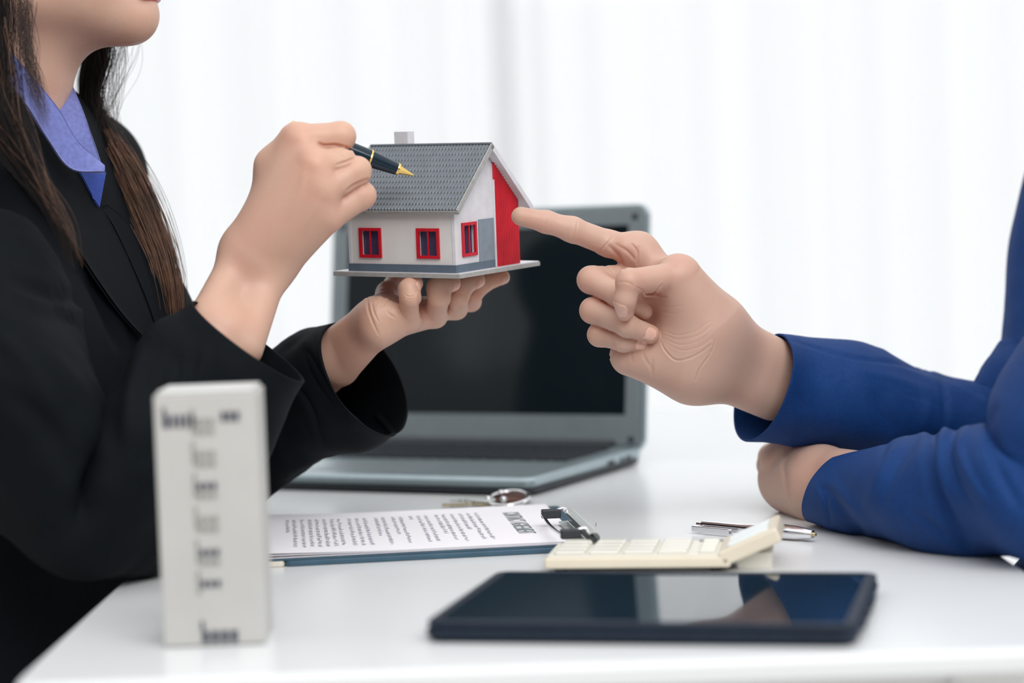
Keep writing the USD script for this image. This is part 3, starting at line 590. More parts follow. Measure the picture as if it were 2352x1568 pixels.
# ---- cloth: lofted sleeves and panels
def sleeve(keys, per=14, n=64, disp=None, inner=.055, wall=.0016):
    "keys: (centre, half axis A, half axis B); lofted from first to last, with an open, lined end at the last"
    C, A, B = (catmull([k[i] for k in keys], per) for i in range(3)); th = np.arange(n) * 2 * PI / n
    s = np.linspace(0, 1, len(C)); Sg, Tg = np.meshgrid(s, th, indexing='ij')
    R = C[:, None] + A[:, None] * np.cos(th)[None, :, None] + B[:, None] * np.sin(th)[None, :, None]
    if disp is not None:
        o = R - C[:, None]; o = o / np.linalg.norm(o, axis=2, keepdims=True); R = R + o * disp(Sg, Tg, R)[..., None]
    step = np.linalg.norm(C[-1] - C[-2]); k = max(2, min(int(inner / max(step, 1e-4)), len(C) - 2))
    o = C[:, None] - R; o = o / np.linalg.norm(o, axis=2, keepdims=True)
    back = (R + o * wall)[::-1][:k]
    return skin(np.concatenate([R, back]), caps=True)
def panel(P, thick=.0016):
    "grid of points (n, m, 3) as a closed sheet of cloth"
    P = np.asarray(P); n, m = P.shape[:2]; du = np.gradient(P, axis=0); dv = np.gradient(P, axis=1); N = np.cross(du, dv); N /= np.linalg.norm(N, axis=2, keepdims=True) + 1e-12
    top = P.reshape(-1, 3); bot = (P - N * thick).reshape(-1, 3); i, j = np.meshgrid(np.arange(n - 1), np.arange(m - 1), indexing='ij')
    q = np.stack([i * m + j, (i + 1) * m + j, (i + 1) * m + j + 1, i * m + j + 1], -1).reshape(-1, 4); f = np.vstack([q[:, [0, 1, 2]], q[:, [0, 2, 3]]]); k = n * m
    rim = np.concatenate([np.arange(m), np.arange(1, n) * m + m - 1, (n - 1) * m + np.arange(m - 2, -1, -1), np.arange(n - 2, 0, -1) * m]); r2 = np.roll(rim, -1)
    me = trimesh.Trimesh(np.vstack([top, bot]), np.vstack([f, f[:, ::-1] + k, np.stack([r2, rim, rim + k], 1), np.stack([r2, rim + k, r2 + k], 1)]), process=False)
    if me.volume < 0: me.invert()
    return me
def onsurf(px, py, f, y0=1.25, y1=2.2, lift=0.0):
    "where the view rays of photograph pixels meet a body's surface (found once, in world space)"
    d = fw + np.outer((np.asarray(px) - 1176) / FPX, RT) + np.outer((784 - np.asarray(py)) / FPX, UP); d = d / d[:, 1:2]; t = np.full(len(d), y0); live = np.ones(len(d), bool)
    for _ in range(80):
        e = f(CAM + d[live] * t[live][:, None]) - lift; t[live] += np.where(e < .0004, 0, e * .9); k = np.flatnonzero(live); live[k[e < .0004]] = False; live &= t < y1
        if not live.any(): break
    t[t >= y1] = 1.62
    return CAM + d * t[:, None]
def patch(top, bot, n, m, f=None, lift=.002, ys=None, **k):
    "cloth between two edges given in the photograph, laid on the surface f (or at the depths ys)"
    a = catmull([(*q, 0) for q in top], 10); b = catmull([(*q, 0) for q in bot], 10); U, Wg = np.meshgrid(np.linspace(0, 1, n), np.linspace(0, 1, m), indexing='ij')
    ra, rb = (np.stack([np.interp(U, np.linspace(0, 1, len(c)), c[:, i]) for i in range(2)], -1) for c in (a, b)); q = (ra + (rb - ra) * Wg[..., None]).reshape(-1, 2)
    P = onsurf(q[:, 0], q[:, 1], f, lift=lift) if ys is None else np.array([at(x, y, ys(u, w)) for (x, y), u, w in zip(q, U.ravel(), Wg.ravel())])
    return panel(P.reshape(n, m, 3), **k)
def skin_mat(name, base, blush):
    n = {'tc': ('texture_coordinate', {}), 'a': ('noise_texture', {'scale': 26.0, 'detail': 4.0}), 'r': ('rgb_ramp', {'ramp': [(.3, base), (.75, blush)]}),
         'b': ('noise_texture', {'scale': 620.0, 'detail': 3.0}), 'b2': ('voronoi_texture', {'scale': 900.0}), 'add': ('math', {'math_type': 'add'}), 'bp': ('bump', {'strength': .12, 'distance': .0003}),
         'at': ('attribute', {'attribute': 'tone'}), 'mx': ('mix', {'mix_type': 'multiply', 'fac': 1.0}),
         'p': ('principled_bsdf', {'roughness': .47, 'subsurface_weight': .22, 'subsurface_scale': .006, 'subsurface_radius': (1.0, .35, .2), 'specular_ior_level': .4})}
    l = [('tc.object', 'a.vector'), ('a.fac', 'r.fac'), ('r.color', 'mx.color1'), ('at.color', 'mx.color2'), ('mx.color', 'p.base_color'), ('tc.object', 'b.vector'), ('tc.object', 'b2.vector'), ('b.fac', 'add.value1'), ('b2.distance', 'add.value2'), ('add.value', 'bp.height'), ('bp.normal', 'p.normal')]
    return usdkit.material(stage, '/World/Looks/' + name, n, l, surface='p.BSDF')
M['skin_w'] = skin_mat('skin_of_the_woman', (.545, .350, .262), (.545, .318, .240))
M['skin_m'] = skin_mat('skin_of_the_man', (.500, .338, .268), (.500, .305, .240))
M['nail'] = pm('fingernail', (.66, .39, .31), .25, vary=(200, .05))
M['lips'] = pm('lips', (.62, .17, .17), .3, bump=(500, .2, .0004), vary=(200, .06))
def cloth(name, col, rough, scale, sheen=.25, bump=.25, weave=1400.0, spec=.22):
    n = {'tc': ('texture_coordinate', {}), 'w': ('wave_texture', {'scale': weave, 'distortion': 1.5, 'bands_direction': 'diagonal'}), 'nz': ('noise_texture', {'scale': scale, 'detail': 4.0}), 'rm': ('rgb_ramp', {'ramp': [(.3, tuple(c * .86 for c in col)), (.7, tuple(c * 1.14 for c in col))]}),
         'bp': ('bump', {'strength': bump, 'distance': .0004}), 'p': ('principled_bsdf', {'roughness': rough, 'sheen_weight': sheen, 'sheen_roughness': .4, 'sheen_tint': tuple(min(1, c * 4 + .1) for c in col), 'specular_ior_level': spec})}
    l = [('tc.object', 'w.vector'), ('tc.object', 'nz.vector'), ('nz.fac', 'rm.fac'), ('rm.color', 'p.base_color'), ('w.fac', 'bp.height'), ('bp.normal', 'p.normal')]
    return usdkit.material(stage, '/World/Looks/' + name, n, l, surface='p.BSDF')
M['blazer'] = cloth('black_blazer_cloth', (.0020, .0036, .0056), .75, 500, sheen=.012, spec=.12)
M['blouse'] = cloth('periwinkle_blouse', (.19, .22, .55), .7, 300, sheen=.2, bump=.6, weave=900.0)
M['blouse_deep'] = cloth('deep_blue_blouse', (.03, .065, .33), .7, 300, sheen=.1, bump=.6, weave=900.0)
M['suit'] = cloth('royal_blue_suit', (.0048, .036, .150), .66, 420, sheen=.07, spec=.18)
M['suit_lining'] = cloth('dark_blue_lining', (.008, .026, .075), .35, 200, sheen=.05)
M['shirt'] = cloth('white_shirt', (.72, .74, .80), .7, 200, sheen=.1)
M['trousers'] = cloth('navy_trousers', (.008, .014, .05), .7, 300, sheen=.1)
M['hair'] = pm('dark_brown_hair', (.030, .016, .011), .42, vary=(60, .5), specular_ior_level=.3)
M['hair_brown'] = pm('chestnut_hair', (.115, .052, .026), .38, vary=(60, .4), specular_ior_level=.4)
M['hair_core'] = pm('hair_mass', (.0085, .0058, .0055), .5, vary=(160, .4), specular_ior_level=.18)
M['shoe'] = pm('black_shoe', (.012, .012, .014), .3, vary=(60, .1))
def strands(parent, name, curves, width, mat):
    th, base = (parent, parent.path) if isinstance(parent, Thing) else parent
    c = UsdGeom.BasisCurves.Define(stage, numbered(base, name)); pts = np.concatenate(curves) @ th.inv[:3, :3].T + th.inv[:3, 3]
    c.CreateTypeAttr('linear'); c.CreateCurveVertexCountsAttr(Vt.IntArray([len(k) for k in curves])); c.CreatePointsAttr(Vt.Vec3fArray.FromNumpy(pts.astype(np.float32)))
    w = np.concatenate([width * np.interp(np.linspace(0, 1, len(k)), [0, .75, 1], [1, .9, .35]) for k in curves]); c.CreateWidthsAttr(Vt.FloatArray.FromNumpy(w.astype(np.float32))); c.SetWidthsInterpolation('vertex')
    UsdShade.MaterialBindingAPI.Apply(c.GetPrim()).Bind(mat); tag(c.GetPrim(), kind='stuff'); return (th, str(c.GetPath()))
def lock(path, widths, depth, n, seed, steps=26, frizz=.0012, spread=1.0):
    "hair strands round a path given as (px, py, Y) with half widths in pixels"
    rg = np.random.default_rng(seed); P = catmull([at(*q) for q in path], 10); W = catmull([(w, 0, 0) for w in widths], 10)[:, 0]
    t = np.gradient(P, axis=0); t /= np.linalg.norm(t, axis=1, keepdims=True); side = np.cross(t, (0, 1.0, 0)); side /= np.linalg.norm(side, axis=1, keepdims=True); s = np.linspace(0, 1, len(P)); out = []
    for k in range(n):
        a, b = rg.normal(0, .45), rg.normal(0, .45); cl = round(a * 5) / 5; s0, s1 = rg.uniform(0, .12), rg.uniform(.72, 1.0); q = np.linspace(s0, s1, steps); ph = rg.uniform(0, 6, 3)
        aa = a + (cl - a) * .55 * q; w = np.interp(q, s, W) * 1.6 / FPX
        base = np.stack([np.interp(q, s, P[:, i]) for i in range(3)], 1); sd = np.stack([np.interp(q, s, side[:, i]) for i in range(3)], 1)
        out.append(base + sd * (aa * w * spread + frizz * np.sin(q * 9 + ph[0]))[:, None] + V(0, 1, 0) * (b * depth + frizz * np.sin(q * 7 + ph[1]))[:, None])
    return out
def tone_of(v, warm, col=(1.0, .80, .76)):
    "fingertip and knuckle redness of the skin itself: warm is a list of (point, radius, amount)"
    k = np.zeros(len(v))
    for c, r, a in warm: k = np.maximum(k, a * np.exp(-(np.linalg.norm(v - c, axis=1) / r) ** 2))
    return 1 + k[:, None] * (np.array(col) - 1)

# ================================================================ the woman
YW = 1.62
FA = math.radians(20); wF = V(math.cos(FA), -math.sin(FA), 0); wR = V(-math.sin(FA), -math.cos(FA), 0); Z = V(0, 0, 1)
wC = V(-.392, 1.635, 0)
wfr = lambda f, r, z: wC + wF * f + wR * r + Z * z
ax_w = np.array([wF, wR, Z])
HA = math.radians(6); hF = V(math.cos(HA), -math.sin(HA), 0); hS = V(-math.sin(HA), -math.cos(HA), 0); hO = at(298, 37, YW); ax_h = np.array([hF, hS, Z])
H = lambda f, s, u: hO + (hF * f + hS * s + Z * u) * .001
shR, shL = wfr(-.01, .165, 1.030), wfr(-.01, -.165, 1.030)
elR, elL = at(205, 1170, 1.44), at(440, 1090, 1.79)
wrR, wrL = at(588, 605, 1.535), at(868, 730, 1.625)
def w_head(p):
    d = ell(p, H(-76, 0, 132), (.096, .076, .090), ax_h)
    d = smin(d, ell(p, H(-42, 0, 74), (.054, .060, .074), ax_h), .03)
    d = smin(d, ell(p, H(-38, 0, 30), (.047, .045, .042), ax_h), .03)
    for s in (-1, 1):
        d = smin(d, cone(p, H(0, 7 * s, 0), H(-70, 45 * s, 16), .0135, .015), .022)
        d = smin(d, cone(p, H(-70, 45 * s, 16), H(-80, 60 * s, 72), .015, .012), .02)
        d = smin(d, ell(p, H(-16, 30 * s, 56), (.026, .024, .028), ax_h), .02)
        d = smin(d, ell(p, H(-84, 73 * s, 84), (.016, .008, .028), ax_h), .004)
        d = smax(d, -ell(p, H(6, 31 * s, 104), (.014, .018, .011), ax_h), .014)
        d = smin(d, ell(p, H(-2, 31 * s, 103), (.012, .015, .009), ax_h), .004)
        d = smin(d, cone(p, H(9, 14 * s, 121), H(2, 44 * s, 120), .006, .005), .014)
    d = smin(d, cone(p, H(0, 0, 0), H(-52, 0, 2), .0142, .023), .02)
    d = smin(d, ell(p, H(-3, 0, 27), (.0135, .022, .016), ax_h), .012)
    d = smin(d, cone(p, H(9, 0, 112), H(24, 0, 68), .006, .0085), .012)
    for s in (-1, 1): d = smin(d, ell(p, H(17, 9 * s, 62), (.007, .006, .006), ax_h), .006)
    d += groove(p, [H(13, -14, 7.5), H(14.5, 0, 7), H(13, 14, 7.5)], .005, .0012)
    return d
def w_neck(p):
    d = cone(p, H(-78, 0, 13), H(-105, 0, -71), .047, .049)
    d = smin(d, cone(p, H(-105, 0, -71), H(-122, 0, -117), .047, .049), .01)
    d = smin(d, cone(p, H(-92, 34, 18), wfr(.045, .012, 1.042), .010, .009), .012)
    return d
def w_torso(p, g=0.0):
    d = ell(p, wfr(-.005, 0, .91), (.098 + g, .150 + g, .185 + g), ax_w)
    for s in (-1, 1):
        d = smin(d, cone(p, wfr(-.01, .03 * s, 1.055), wfr(-.01, .150 * s, 1.030), .042 + g, .046 + g), .05)
        d = smin(d, ell(p, wfr(.060, .072 * s, .885), (.058 + g, .066 + g, .068 + g), ax_w), .05)
    d = smin(d, ell(p, wfr(-.01, 0, .72), (.095 + g, .130 + g, .2), ax_w), .06)
    return smin(d, ell(p, wfr(-.01, 0, .56), (.12 + g, .175 + g, .13), ax_w), .06)
def w_legs(p, g=0.0):
    d = None
    for s in (-1, 1):
        hip, kn, an = V(-.40, 1.64 - .09 * s, .54), V(-.08, 1.61 - .09 * s, .52), V(-.11, 1.61 - .09 * s, .09)
        for e in (cone(p, hip, kn, .080 + g, .056 + g), cone(p, kn, an, .054 + g, .036 + g)): d = e if d is None else smin(d, e, .02)
    return d
def w_arm_r(p):
    el = elR; d = chain(p, [shR, el], [.040, .032], .02)
    mid = at(505, 770, 1.50)
    a1, b1 = at(552, 578, 1.535), at(470, 745, 1.495); a2, b2 = at(624, 622, 1.535), at(560, 800, 1.495)
    e = smin(cone(p, a1, b1, .0125, .0150), cone(p, a2, b2, .0130, .0150), .018)
    e = smin(e, cone(p, mid, el, .026, .032), .008)
    return smin(d, e, .02)
def w_arm_l(p):
    d = chain(p, [shL, elL], [.036, .026], .02)
    a1, b1 = at(858, 720, 1.625), at(764, 794, 1.66); a2, b2 = at(872, 752, 1.62), at(785, 845, 1.655)
    e = smin(cone(p, a1, b1, .0120, .0138), cone(p, a2, b2, .0125, .0140), .016)
    e = smin(e, cone(p, at(762, 828, 1.66), elL, .0215, .028), .006)
    return smin(d, e, .02)
# right hand: a fist round the pen, its back to the viewer
fR = [[J(690, 322, 1.528, 37), J(783, 313, 1.532, 32), J(770, 330, 1.560, 27), J(735, 338, 1.570, 23)],
      [J(722, 380, 1.515, 37), J(785, 372, 1.524, 31), J(775, 388, 1.558, 27), J(740, 395, 1.566, 24)],
      [J(742, 438, 1.515, 36), J(820, 392, 1.526, 31), J(803, 408, 1.560, 27), J(755, 418, 1.566, 23)],
      [J(752, 498, 1.522, 35), J(832, 449, 1.532, 30), J(812, 462, 1.560, 25), J(768, 470, 1.564, 21)]]
thR = [J(605, 520, 1.555, 40), J(660, 410, 1.572, 34), J(722, 352, 1.590, 30), J(775, 352, 1.592, 25)]
def w_hand_r(p):
    d = None
    for w, f, ra, rb in ((J(556, 575, 1.535), fR[0][0], .0120, .0115), (J(575, 570, 1.527), fR[1][0], .0135, .0118), (J(602, 585, 1.527), fR[2][0], .0135, .0112), (J(630, 612, 1.535), fR[3][0], .0130, .0110)):
        e = cone(p, w, f[0], ra, rb); d = e if d is None else smin(d, e, .016)
    d = smin(d, cone(p, J(640, 560, 1.55), J(735, 470, 1.552), .017, .014), .02)
    d = smin(d, cone(p, J(590, 560, 1.55), J(670, 420, 1.552), .016, .014), .02)
    d = smin(d, chain(p, [J(600, 545, 1.545), J(630, 382, 1.546), J(676, 322, 1.538)], [.0085, .0122, .0108], .01), .012)
    d = fingers_onto(p, d, fR, kb=.007, kt=.0007, reach=.012)
    d = fingers_onto(p, d, [thR], kb=.015, kt=.001, reach=.02)
    return d
# left hand: palm up under the house
fL = [[J(938, 733, 1.618, 28), J(942, 684, 1.598, 22.5), J(939, 663, 1.600, 21.5), J(953, 649, 1.603, 19)],
      [J(1000, 726, 1.636, 27), J(1008, 683, 1.612, 24), J(1006, 660, 1.612, 24), J(1040, 650, 1.620, 18.5)],
      [J(1048, 708, 1.655, 26), J(1052, 679, 1.634, 24), J(1060, 659, 1.634, 22), J(1096, 643, 1.644, 18)],
      [J(1082, 692, 1.678, 23), J(1085, 676, 1.662, 21), J(1108, 653, 1.662, 19), J(1155, 636, 1.672, 16)]]
thL = [J(880, 706, 1.642, 30), J(892, 674, 1.668, 27), J(908, 654, 1.690, 24), J(940, 642, 1.715, 20)]
def w_hand_l(p):
    d = None
    for w, f, ra, rb in ((J(868, 752, 1.613), fL[0][0], .0125, .0078), (J(872, 745, 1.622), fL[1][0], .0125, .0078), (J(868, 735, 1.632), fL[2][0], .0120, .0076), (J(868, 724, 1.640), fL[3][0], .0105, .0068)):
        e = cone(p, w, f[0], ra, rb); d = e if d is None else smin(d, e, .011)
    d = smin(d, cone(p, J(876, 722, 1.612), J(904, 722, 1.610), .0115, .0085), .008)          # heel of the palm
    d = fingers_onto(p, d, fL, kb=.006, kt=.0009, reach=.011)
    d = fingers_onto(p, d, [thL], kb=.012, kt=.001, reach=.02)
    return d
def seg_img(p, pts):
    "distance in photograph pixels between world points and a line drawn on the near side of the skin"
    q = p - CAM; w = q @ fw; x = 1176 + FPX * (q @ RT) / w; y = 784 - FPX * (q @ UP) / w; u = np.stack([x, y, 0 * x], 1)
    return seg_dist(u, [V(a, b, 0) for a, b in pts])
wo = Thing('person', 'woman in black blazer and periwinkle blouse with long dark hair, holding up the model house', 'person', (-.40, 1.63, 0))
w_r = lambda p: smin(w_hand_r(p), w_arm_r(p) + .0015, .014)
w_l = lambda p: smin(w_hand_l(p), w_arm_l(p) + .001, .011)
def w_coarse(p):
    d = smin(w_torso(p), w_neck(p), .02); d = smin(d, w_legs(p), .02)
    return smin(d, np.minimum(w_arm_r(p), w_arm_l(p)) + .0045, .004)
headm = polygonize(lambda p: smin(w_head(p), w_neck(p), .022), H(-190, -90, -100), H(50, 90, 235), .0026)
handr = polygonize(w_r, at(395, 860, 1.43) - V(0, .02, 0), at(890, 250, 1.43) + V(0, .20, 0), .0013)
handl = polygonize(w_l, at(610, 990, 1.57) - V(0, .03, 0), at(1190, 620, 1.57) + V(0, .17, 0), .0011)
corsm = polygonize(w_coarse, (-.62, 1.38, .02), (.06, 1.92, 1.12), .009)
G2 = lambda pts: [(460 + x / 2.8, 280 + y / 2.8) for x, y in pts]
handr = crease(handr, [([(731, 329), (746, 334), (771, 333), (796, 339), (806, 344)], 3.5, .0022), ([(796, 437), (817, 423), (845, 411)], 3.5, .0024), ([(772, 379), (796, 371), (812, 364)], 3, .0014), ([(786, 352), (790, 360), (796, 366)], 2, .0006), ([(700, 390), (690, 440), (660, 500)], 9, -.0006), ([(740, 450), (715, 490), (690, 530)], 8, -.0005)], lambda v: v[:, 1] < 1.545)
handl = crease(handl, [(G2([(1060, 1130), (1085, 1108), (1130, 1088), (1200, 1078)]), 1.8, .0006), (G2([(1090, 1155), (1120, 1124), (1170, 1104), (1240, 1098)]), 1.8, .0006), (G2([(1130, 1175), (1160, 1140), (1210, 1120), (1260, 1112)]), 1.8, .0006), (G2([(1165, 1198), (1190, 1162), (1225, 1140), (1262, 1130)]), 1.8, .0005),
    (G2([(1075, 1120), (1080, 1200), (1110, 1290), (1150, 1370)]), 3, .0009), (G2([(1105, 1145), (1115, 1220), (1150, 1290)]), 2.4, .0007), (G2([(1200, 1200), (1215, 1235), (1260, 1262)]), 3, .0006), (G2([(1315, 1110), (1350, 1125), (1390, 1108)]), 1.8, .0006), (G2([(1320, 1125), (1350, 1140), (1385, 1128)]), 1.6, .0004), (G2([(1495, 1110), (1540, 1135), (1590, 1115)]), 1.8, .0006), (G2([(1510, 1130), (1545, 1148), (1580, 1138)]), 1.6, .0004), (G2([(1650, 1095), (1690, 1105), (1725, 1085)]), 1.8, .0005),
    (G2([(1405, 1120), (1410, 1180), (1420, 1260)]), 4, .0014), (G2([(1590, 1130), (1585, 1180), (1592, 1230)]), 3.5, .0012)], lambda v: v[:, 1] < 1.66)
wb_ = fuse(corsm, headm, handr, handl)
warm = [(f[k][0], .010, .8) for f in fR + fL for k in (3,)] + [(f[1][0], .009, .55) for f in fR + fL] + [(f[0][0], .012, .4) for f in fR]
bw = put(wo, 'body', wb_, M['skin_w'], smooth=True, world=True, colors=tone_of(np.array(wb_.vertices), warm))
for f, out in zip(fL, ((.35, -1, -.75), (.4, -1, -.9), (.4, -1, -.9), (.3, -1, -1.0))):
    a, b = f[2], f[3]; put(bw, 'fingernail', nail(a[0], b[0], b[1], out, w=.0044, ln=.0042, back=.0004, f=w_hand_l), M['nail'], world=True, smooth=40)
put(bw, 'fingernail', nail(thL[2][0], thL[3][0], thL[3][1], (.3, 1, .2), f=w_hand_l), M['nail'], world=True, smooth=40)
put(wo, 'lips', fuse(*[polygonize(lambda p, u=u, r=r: ell(p, H(14.2, 0, u), r, ax_h), H(-8, -30, u - 12), H(28, 30, u + 12), .0009) for u, r in ((13.4, (.0085, .0220, .0056)), (24.5, (.0085, .0215, .0050)))]), M['lips'], world=True, smooth=True)
# blazer
def folds_n(seed, amp, sc):
    def g(p): return amp * (meshkit.fbm(p * sc, 3, seed) - .5)
    return g
nf = folds_n(11, .016, np.array([9., 9., 5.]))
torsofolds = [([(170, 444), (206, 493), (253, 533), (285, 580), (300, 651)], 7, -.0030), ([(178, 440), (216, 490), (262, 530), (296, 580), (312, 650)], 7, .0025), ([(198, 608), (237, 640), (285, 679)], 8, .004), ([(192, 616), (230, 650), (278, 692)], 6, -.002), ([(273, 687), (316, 754), (364, 816)], 8, .005), ([(200, 640), (240, 720), (270, 800)], 12, .004), ([(215, 620), (258, 700), (290, 790)], 10, -.003), ([(103, 420), (140, 480), (190, 540)], 8, .003)]
def blazer(p):
    d = w_torso(p, .013); d = smax(d, cone(p, H(-99, 0, -62), H(-106, 0, -97), .047, .050) * -1, .012)
    d = smin(d, ell(p, wfr(0, 0, .60), (.135, .19, .16), ax_w), .05)
    return smax(d, .50 - p[:, 2], .01) + nf(p)
bz = put(wo, 'blazer', crease(polygonize(blazer, (-.66, 1.36, .47), (-.16, 1.90, 1.13), .0055, newton=1), torsofolds, lambda v: v[:, 1] < 1.70), M['blazer'], smooth=True, world=True)
ev = lambda px, py, Y: np.array(at(px, py, Y))
def vec(dx, dy, Y, dY=0): return V(*(RT * dx + UP * -dy)) * (Y / FPX) + V(0, dY, 0)
def fold_fn(seed, a1, a2, twist):
    rg = np.random.default_rng(seed); ph = rg.uniform(0, 6, 4)
    def g(s, t, R):
        return a1 * np.sin(t * 2 + twist * s * 9 + ph[0]) * np.sin(s * 15 + ph[1]) * np.clip((1 - s) * 4, .15, 1) + a2 * np.sin(t * 3 - twist * s * 17 + ph[2]) * np.clip((1 - s) * 3, .1, 1) + .016 * (meshkit.fbm(R * 17, 3, seed) - .5) * np.clip((1 - s) * 5, .15, 1)
    return g
nearfolds = [([(103, 465), (111, 493), (150, 541), (174, 588), (184, 636), (186, 687)], 9, -.0035), ([(112, 470), (122, 498), (162, 545), (186, 592), (196, 640), (198, 690)], 9, .0030), ([(30, 640), (99, 672), (158, 685), (206, 699), (229, 738), (253, 794)], 13, -.0045), ([(20, 668), (95, 700), (150, 712), (196, 724), (216, 760), (232, 820)], 12, .0035), ([(253, 794), (245, 812), (233, 840)], 9, .003), ([(330, 800), (300, 900), (290, 1010)], 22, .005), ([(400, 820), (385, 930), (330, 1060)], 20, -.004), ([(100, 800), (180, 900), (230, 1040)], 26, .006), ([(20, 900), (110, 980), (170, 1100)], 26, -.005), ([(470, 800), (455, 900), (420, 1010)], 14, .003), ([(560, 880), (600, 930), (590, 1000)], 10, .003), ([(-20, 760), (60, 830), (120, 940)], 20, .004)]
front15 = lambda v: v[:, 1] < 1.48
put(bz, 'sleeve', crease(sleeve([(wfr(-.01, .115, 1.015), V(.055, 0, .0), V(0, 0, -.058)), (wfr(-.005, .165, 1.008), V(.052, 0, .015), V(0, .040, -.040)), (at(-90, 700, 1.445), vec(150, -170, 1.44), V(0, .064, 0)), (at(150, 1090, 1.44), vec(130, -170, 1.44), V(0, .062, 0)),
    (at(245, 1165, 1.442), vec(-55, -165, 1.44), V(0, .060, 0)), (at(400, 1000, 1.455), vec(-135, -135, 1.455), V(0, .056, 0)), (at(500, 870, 1.47), vec(-133, -118, 1.47), V(0, .050, 0)), (at(570, 785, 1.478), vec(-128, -93, 1.478), V(.002, .043, .0))], disp=fold_fn(3, .010, .005, 1), per=10, n=56), nearfolds, front15), M['blazer'], smooth=True, world=True)
put(bz, 'sleeve', crease(sleeve([(wfr(-.01, -.105, 1.010), V(.045, 0, 0), V(0, 0, -.048)), (wfr(-.01, -.150, 1.000), V(.045, 0, .01), V(0, -.036, -.036)), (at(292, 600, 1.795), vec(88, -10, 1.795), V(0, -.048, 0)), (at(385, 960, 1.795), vec(105, -75, 1.795), V(0, -.050, 0)),
    (at(455, 1062, 1.785), vec(10, -112, 1.785), V(0, -.050, 0)), (at(560, 1020, 1.75), vec(-30, -138, 1.75), V(0, -.050, 0)), (at(700, 925, 1.695), vec(-50, -150, 1.695), V(-.004, -.050, 0)), (at(785, 890, 1.67), vec(-66, -140, 1.67), V(-.010, -.048, -.004)), (at(838, 868, 1.655), vec(-80, -126, 1.655), V(-.018, -.045, -.010))], disp=fold_fn(8, .004, .003, -1)), [([(790, 890), (860, 950), (905, 1000)], 7, -.003), ([(640, 860), (700, 930), (740, 1040)], 16, .004), ([(580, 900), (630, 980), (660, 1090)], 16, -.003), ([(700, 800), (740, 880), (800, 960)], 12, .003)], lambda v: v[:, 1] < 1.70), M['blazer'], smooth=True, world=True)
bsurf = lambda p: blazer(p)
put(bz, 'lapel', patch([(236, 478), (262, 520), (300, 600), (338, 690), (378, 806)], [(246, 470), (292, 512), (330, 600), (356, 690), (382, 800)], 24, 8, bsurf, lift=.002, thick=.0025), M['blazer'], smooth=True, world=True)
lap = put(bz, 'lapel', patch([(100, 300), (150, 370), (205, 440), (262, 540), (318, 665), (372, 808)], [(20, 380), (90, 470), (150, 540), (215, 640), (285, 735), (368, 815)], 30, 10, bsurf, lift=.004, thick=.0025), M['blazer'], smooth=True, world=True)
# blouse
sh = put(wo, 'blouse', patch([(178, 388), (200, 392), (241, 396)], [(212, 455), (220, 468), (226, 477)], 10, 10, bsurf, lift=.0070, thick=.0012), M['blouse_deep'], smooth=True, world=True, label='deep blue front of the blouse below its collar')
put(sh, 'collar', patch([(-60, 30), (0, 98), (62, 166), (130, 248), (172, 320), (236, 384)], [(-60, 95), (0, 172), (56, 240), (106, 318), (160, 388), (240, 400)], 40, 14, ys=lambda u, w: 1.540 + .032 * u ** 1.5 - .008 * w + .006 * math.sin(3 * u), thick=.0022), M['blouse'], smooth=True, world=True)
put(sh, 'collar', patch([(168, 205), (192, 262), (214, 318), (237, 388)], [(95, 262), (135, 300), (185, 360), (232, 393)], 24, 10, ys=lambda u, w: 1.640 - .058 * u - .030 * w * (1 - u), thick=.0022), M['blouse'], smooth=True, world=True)
put(wo, 'trousers', polygonize(lambda p: smax(smin(w_legs(p, .012), ell(p, wfr(-.01, 0, .55), (.125, .18, .12), ax_w), .04), .11 - p[:, 2], .01), (-.64, 1.36, .05), (.08, 1.92, .74), .0075, newton=1), M['blazer'], smooth=True, world=True)
for s in (-1, 1): put(wo, 'shoe', polygonize(lambda p: smax(smin(cone(p, (-.135, 1.61 - .09 * s, .045), (.01, 1.61 - .09 * s, .028), .040, .034), cone(p, (-.11, 1.61 - .09 * s, .06), (-.11, 1.61 - .09 * s, .12), .042, .046), .02), .002 - p[:, 2], .004), (-.20, 1.52 - .09 * s, -.01), (.07, 1.70 - .09 * s, .16), .006), M['shoe'], smooth=True, world=True)
# hair
def hairmass(p):
    d = ell(p, H(-84, 0, 138), (.103, .086, .098), ax_h); d = smin(d, cone(p, H(-130, 0, 90), H(-165, 0, -120), .075, .06), .04)
    return smax(d, -ell(p, H(22, 0, 60), (.088, .072, .085), ax_h), .01)
hm = put(wo, 'hair', polygonize(hairmass, H(-270, -110, -200), H(40, 110, 245), .004), M['hair_core'], smooth=True, world=True)
near = [(-70, -420, 1.575), (-62, -260, 1.55), (-50, -120, 1.545), (-26, 20, 1.53), (-16, 140, 1.51), (-4, 250, 1.485), (40, 340, 1.47), (92, 430, 1.462), (140, 520, 1.458), (172, 620, 1.455)]
far = [(232, 60, 1.70), (222, 130, 1.70), (207, 215, 1.70), (226, 300, 1.695), (276, 400, 1.685), (320, 500, 1.672), (360, 600, 1.662), (382, 700, 1.655), (392, 820, 1.65)]
def hcore(path, w, k, dp):
    P = catmull([at(*q) for q in path], 6); W = catmull([(x, 0, 0) for x in w], 6)[:, 0] * 1.65 / FPX * k; t = np.gradient(P, axis=0); t /= np.linalg.norm(t, axis=1, keepdims=True); sd = np.cross(t, (0, 1.0, 0)); sd /= np.linalg.norm(sd, axis=1, keepdims=True); th = np.arange(20) * 2 * PI / 20
    return skin(P[:, None] + sd[:, None] * (W[:, None] * np.cos(th)[None])[..., None] + V(0, 1, 0) * (np.minimum(dp, W)[:, None] * np.sin(th)[None])[..., None])
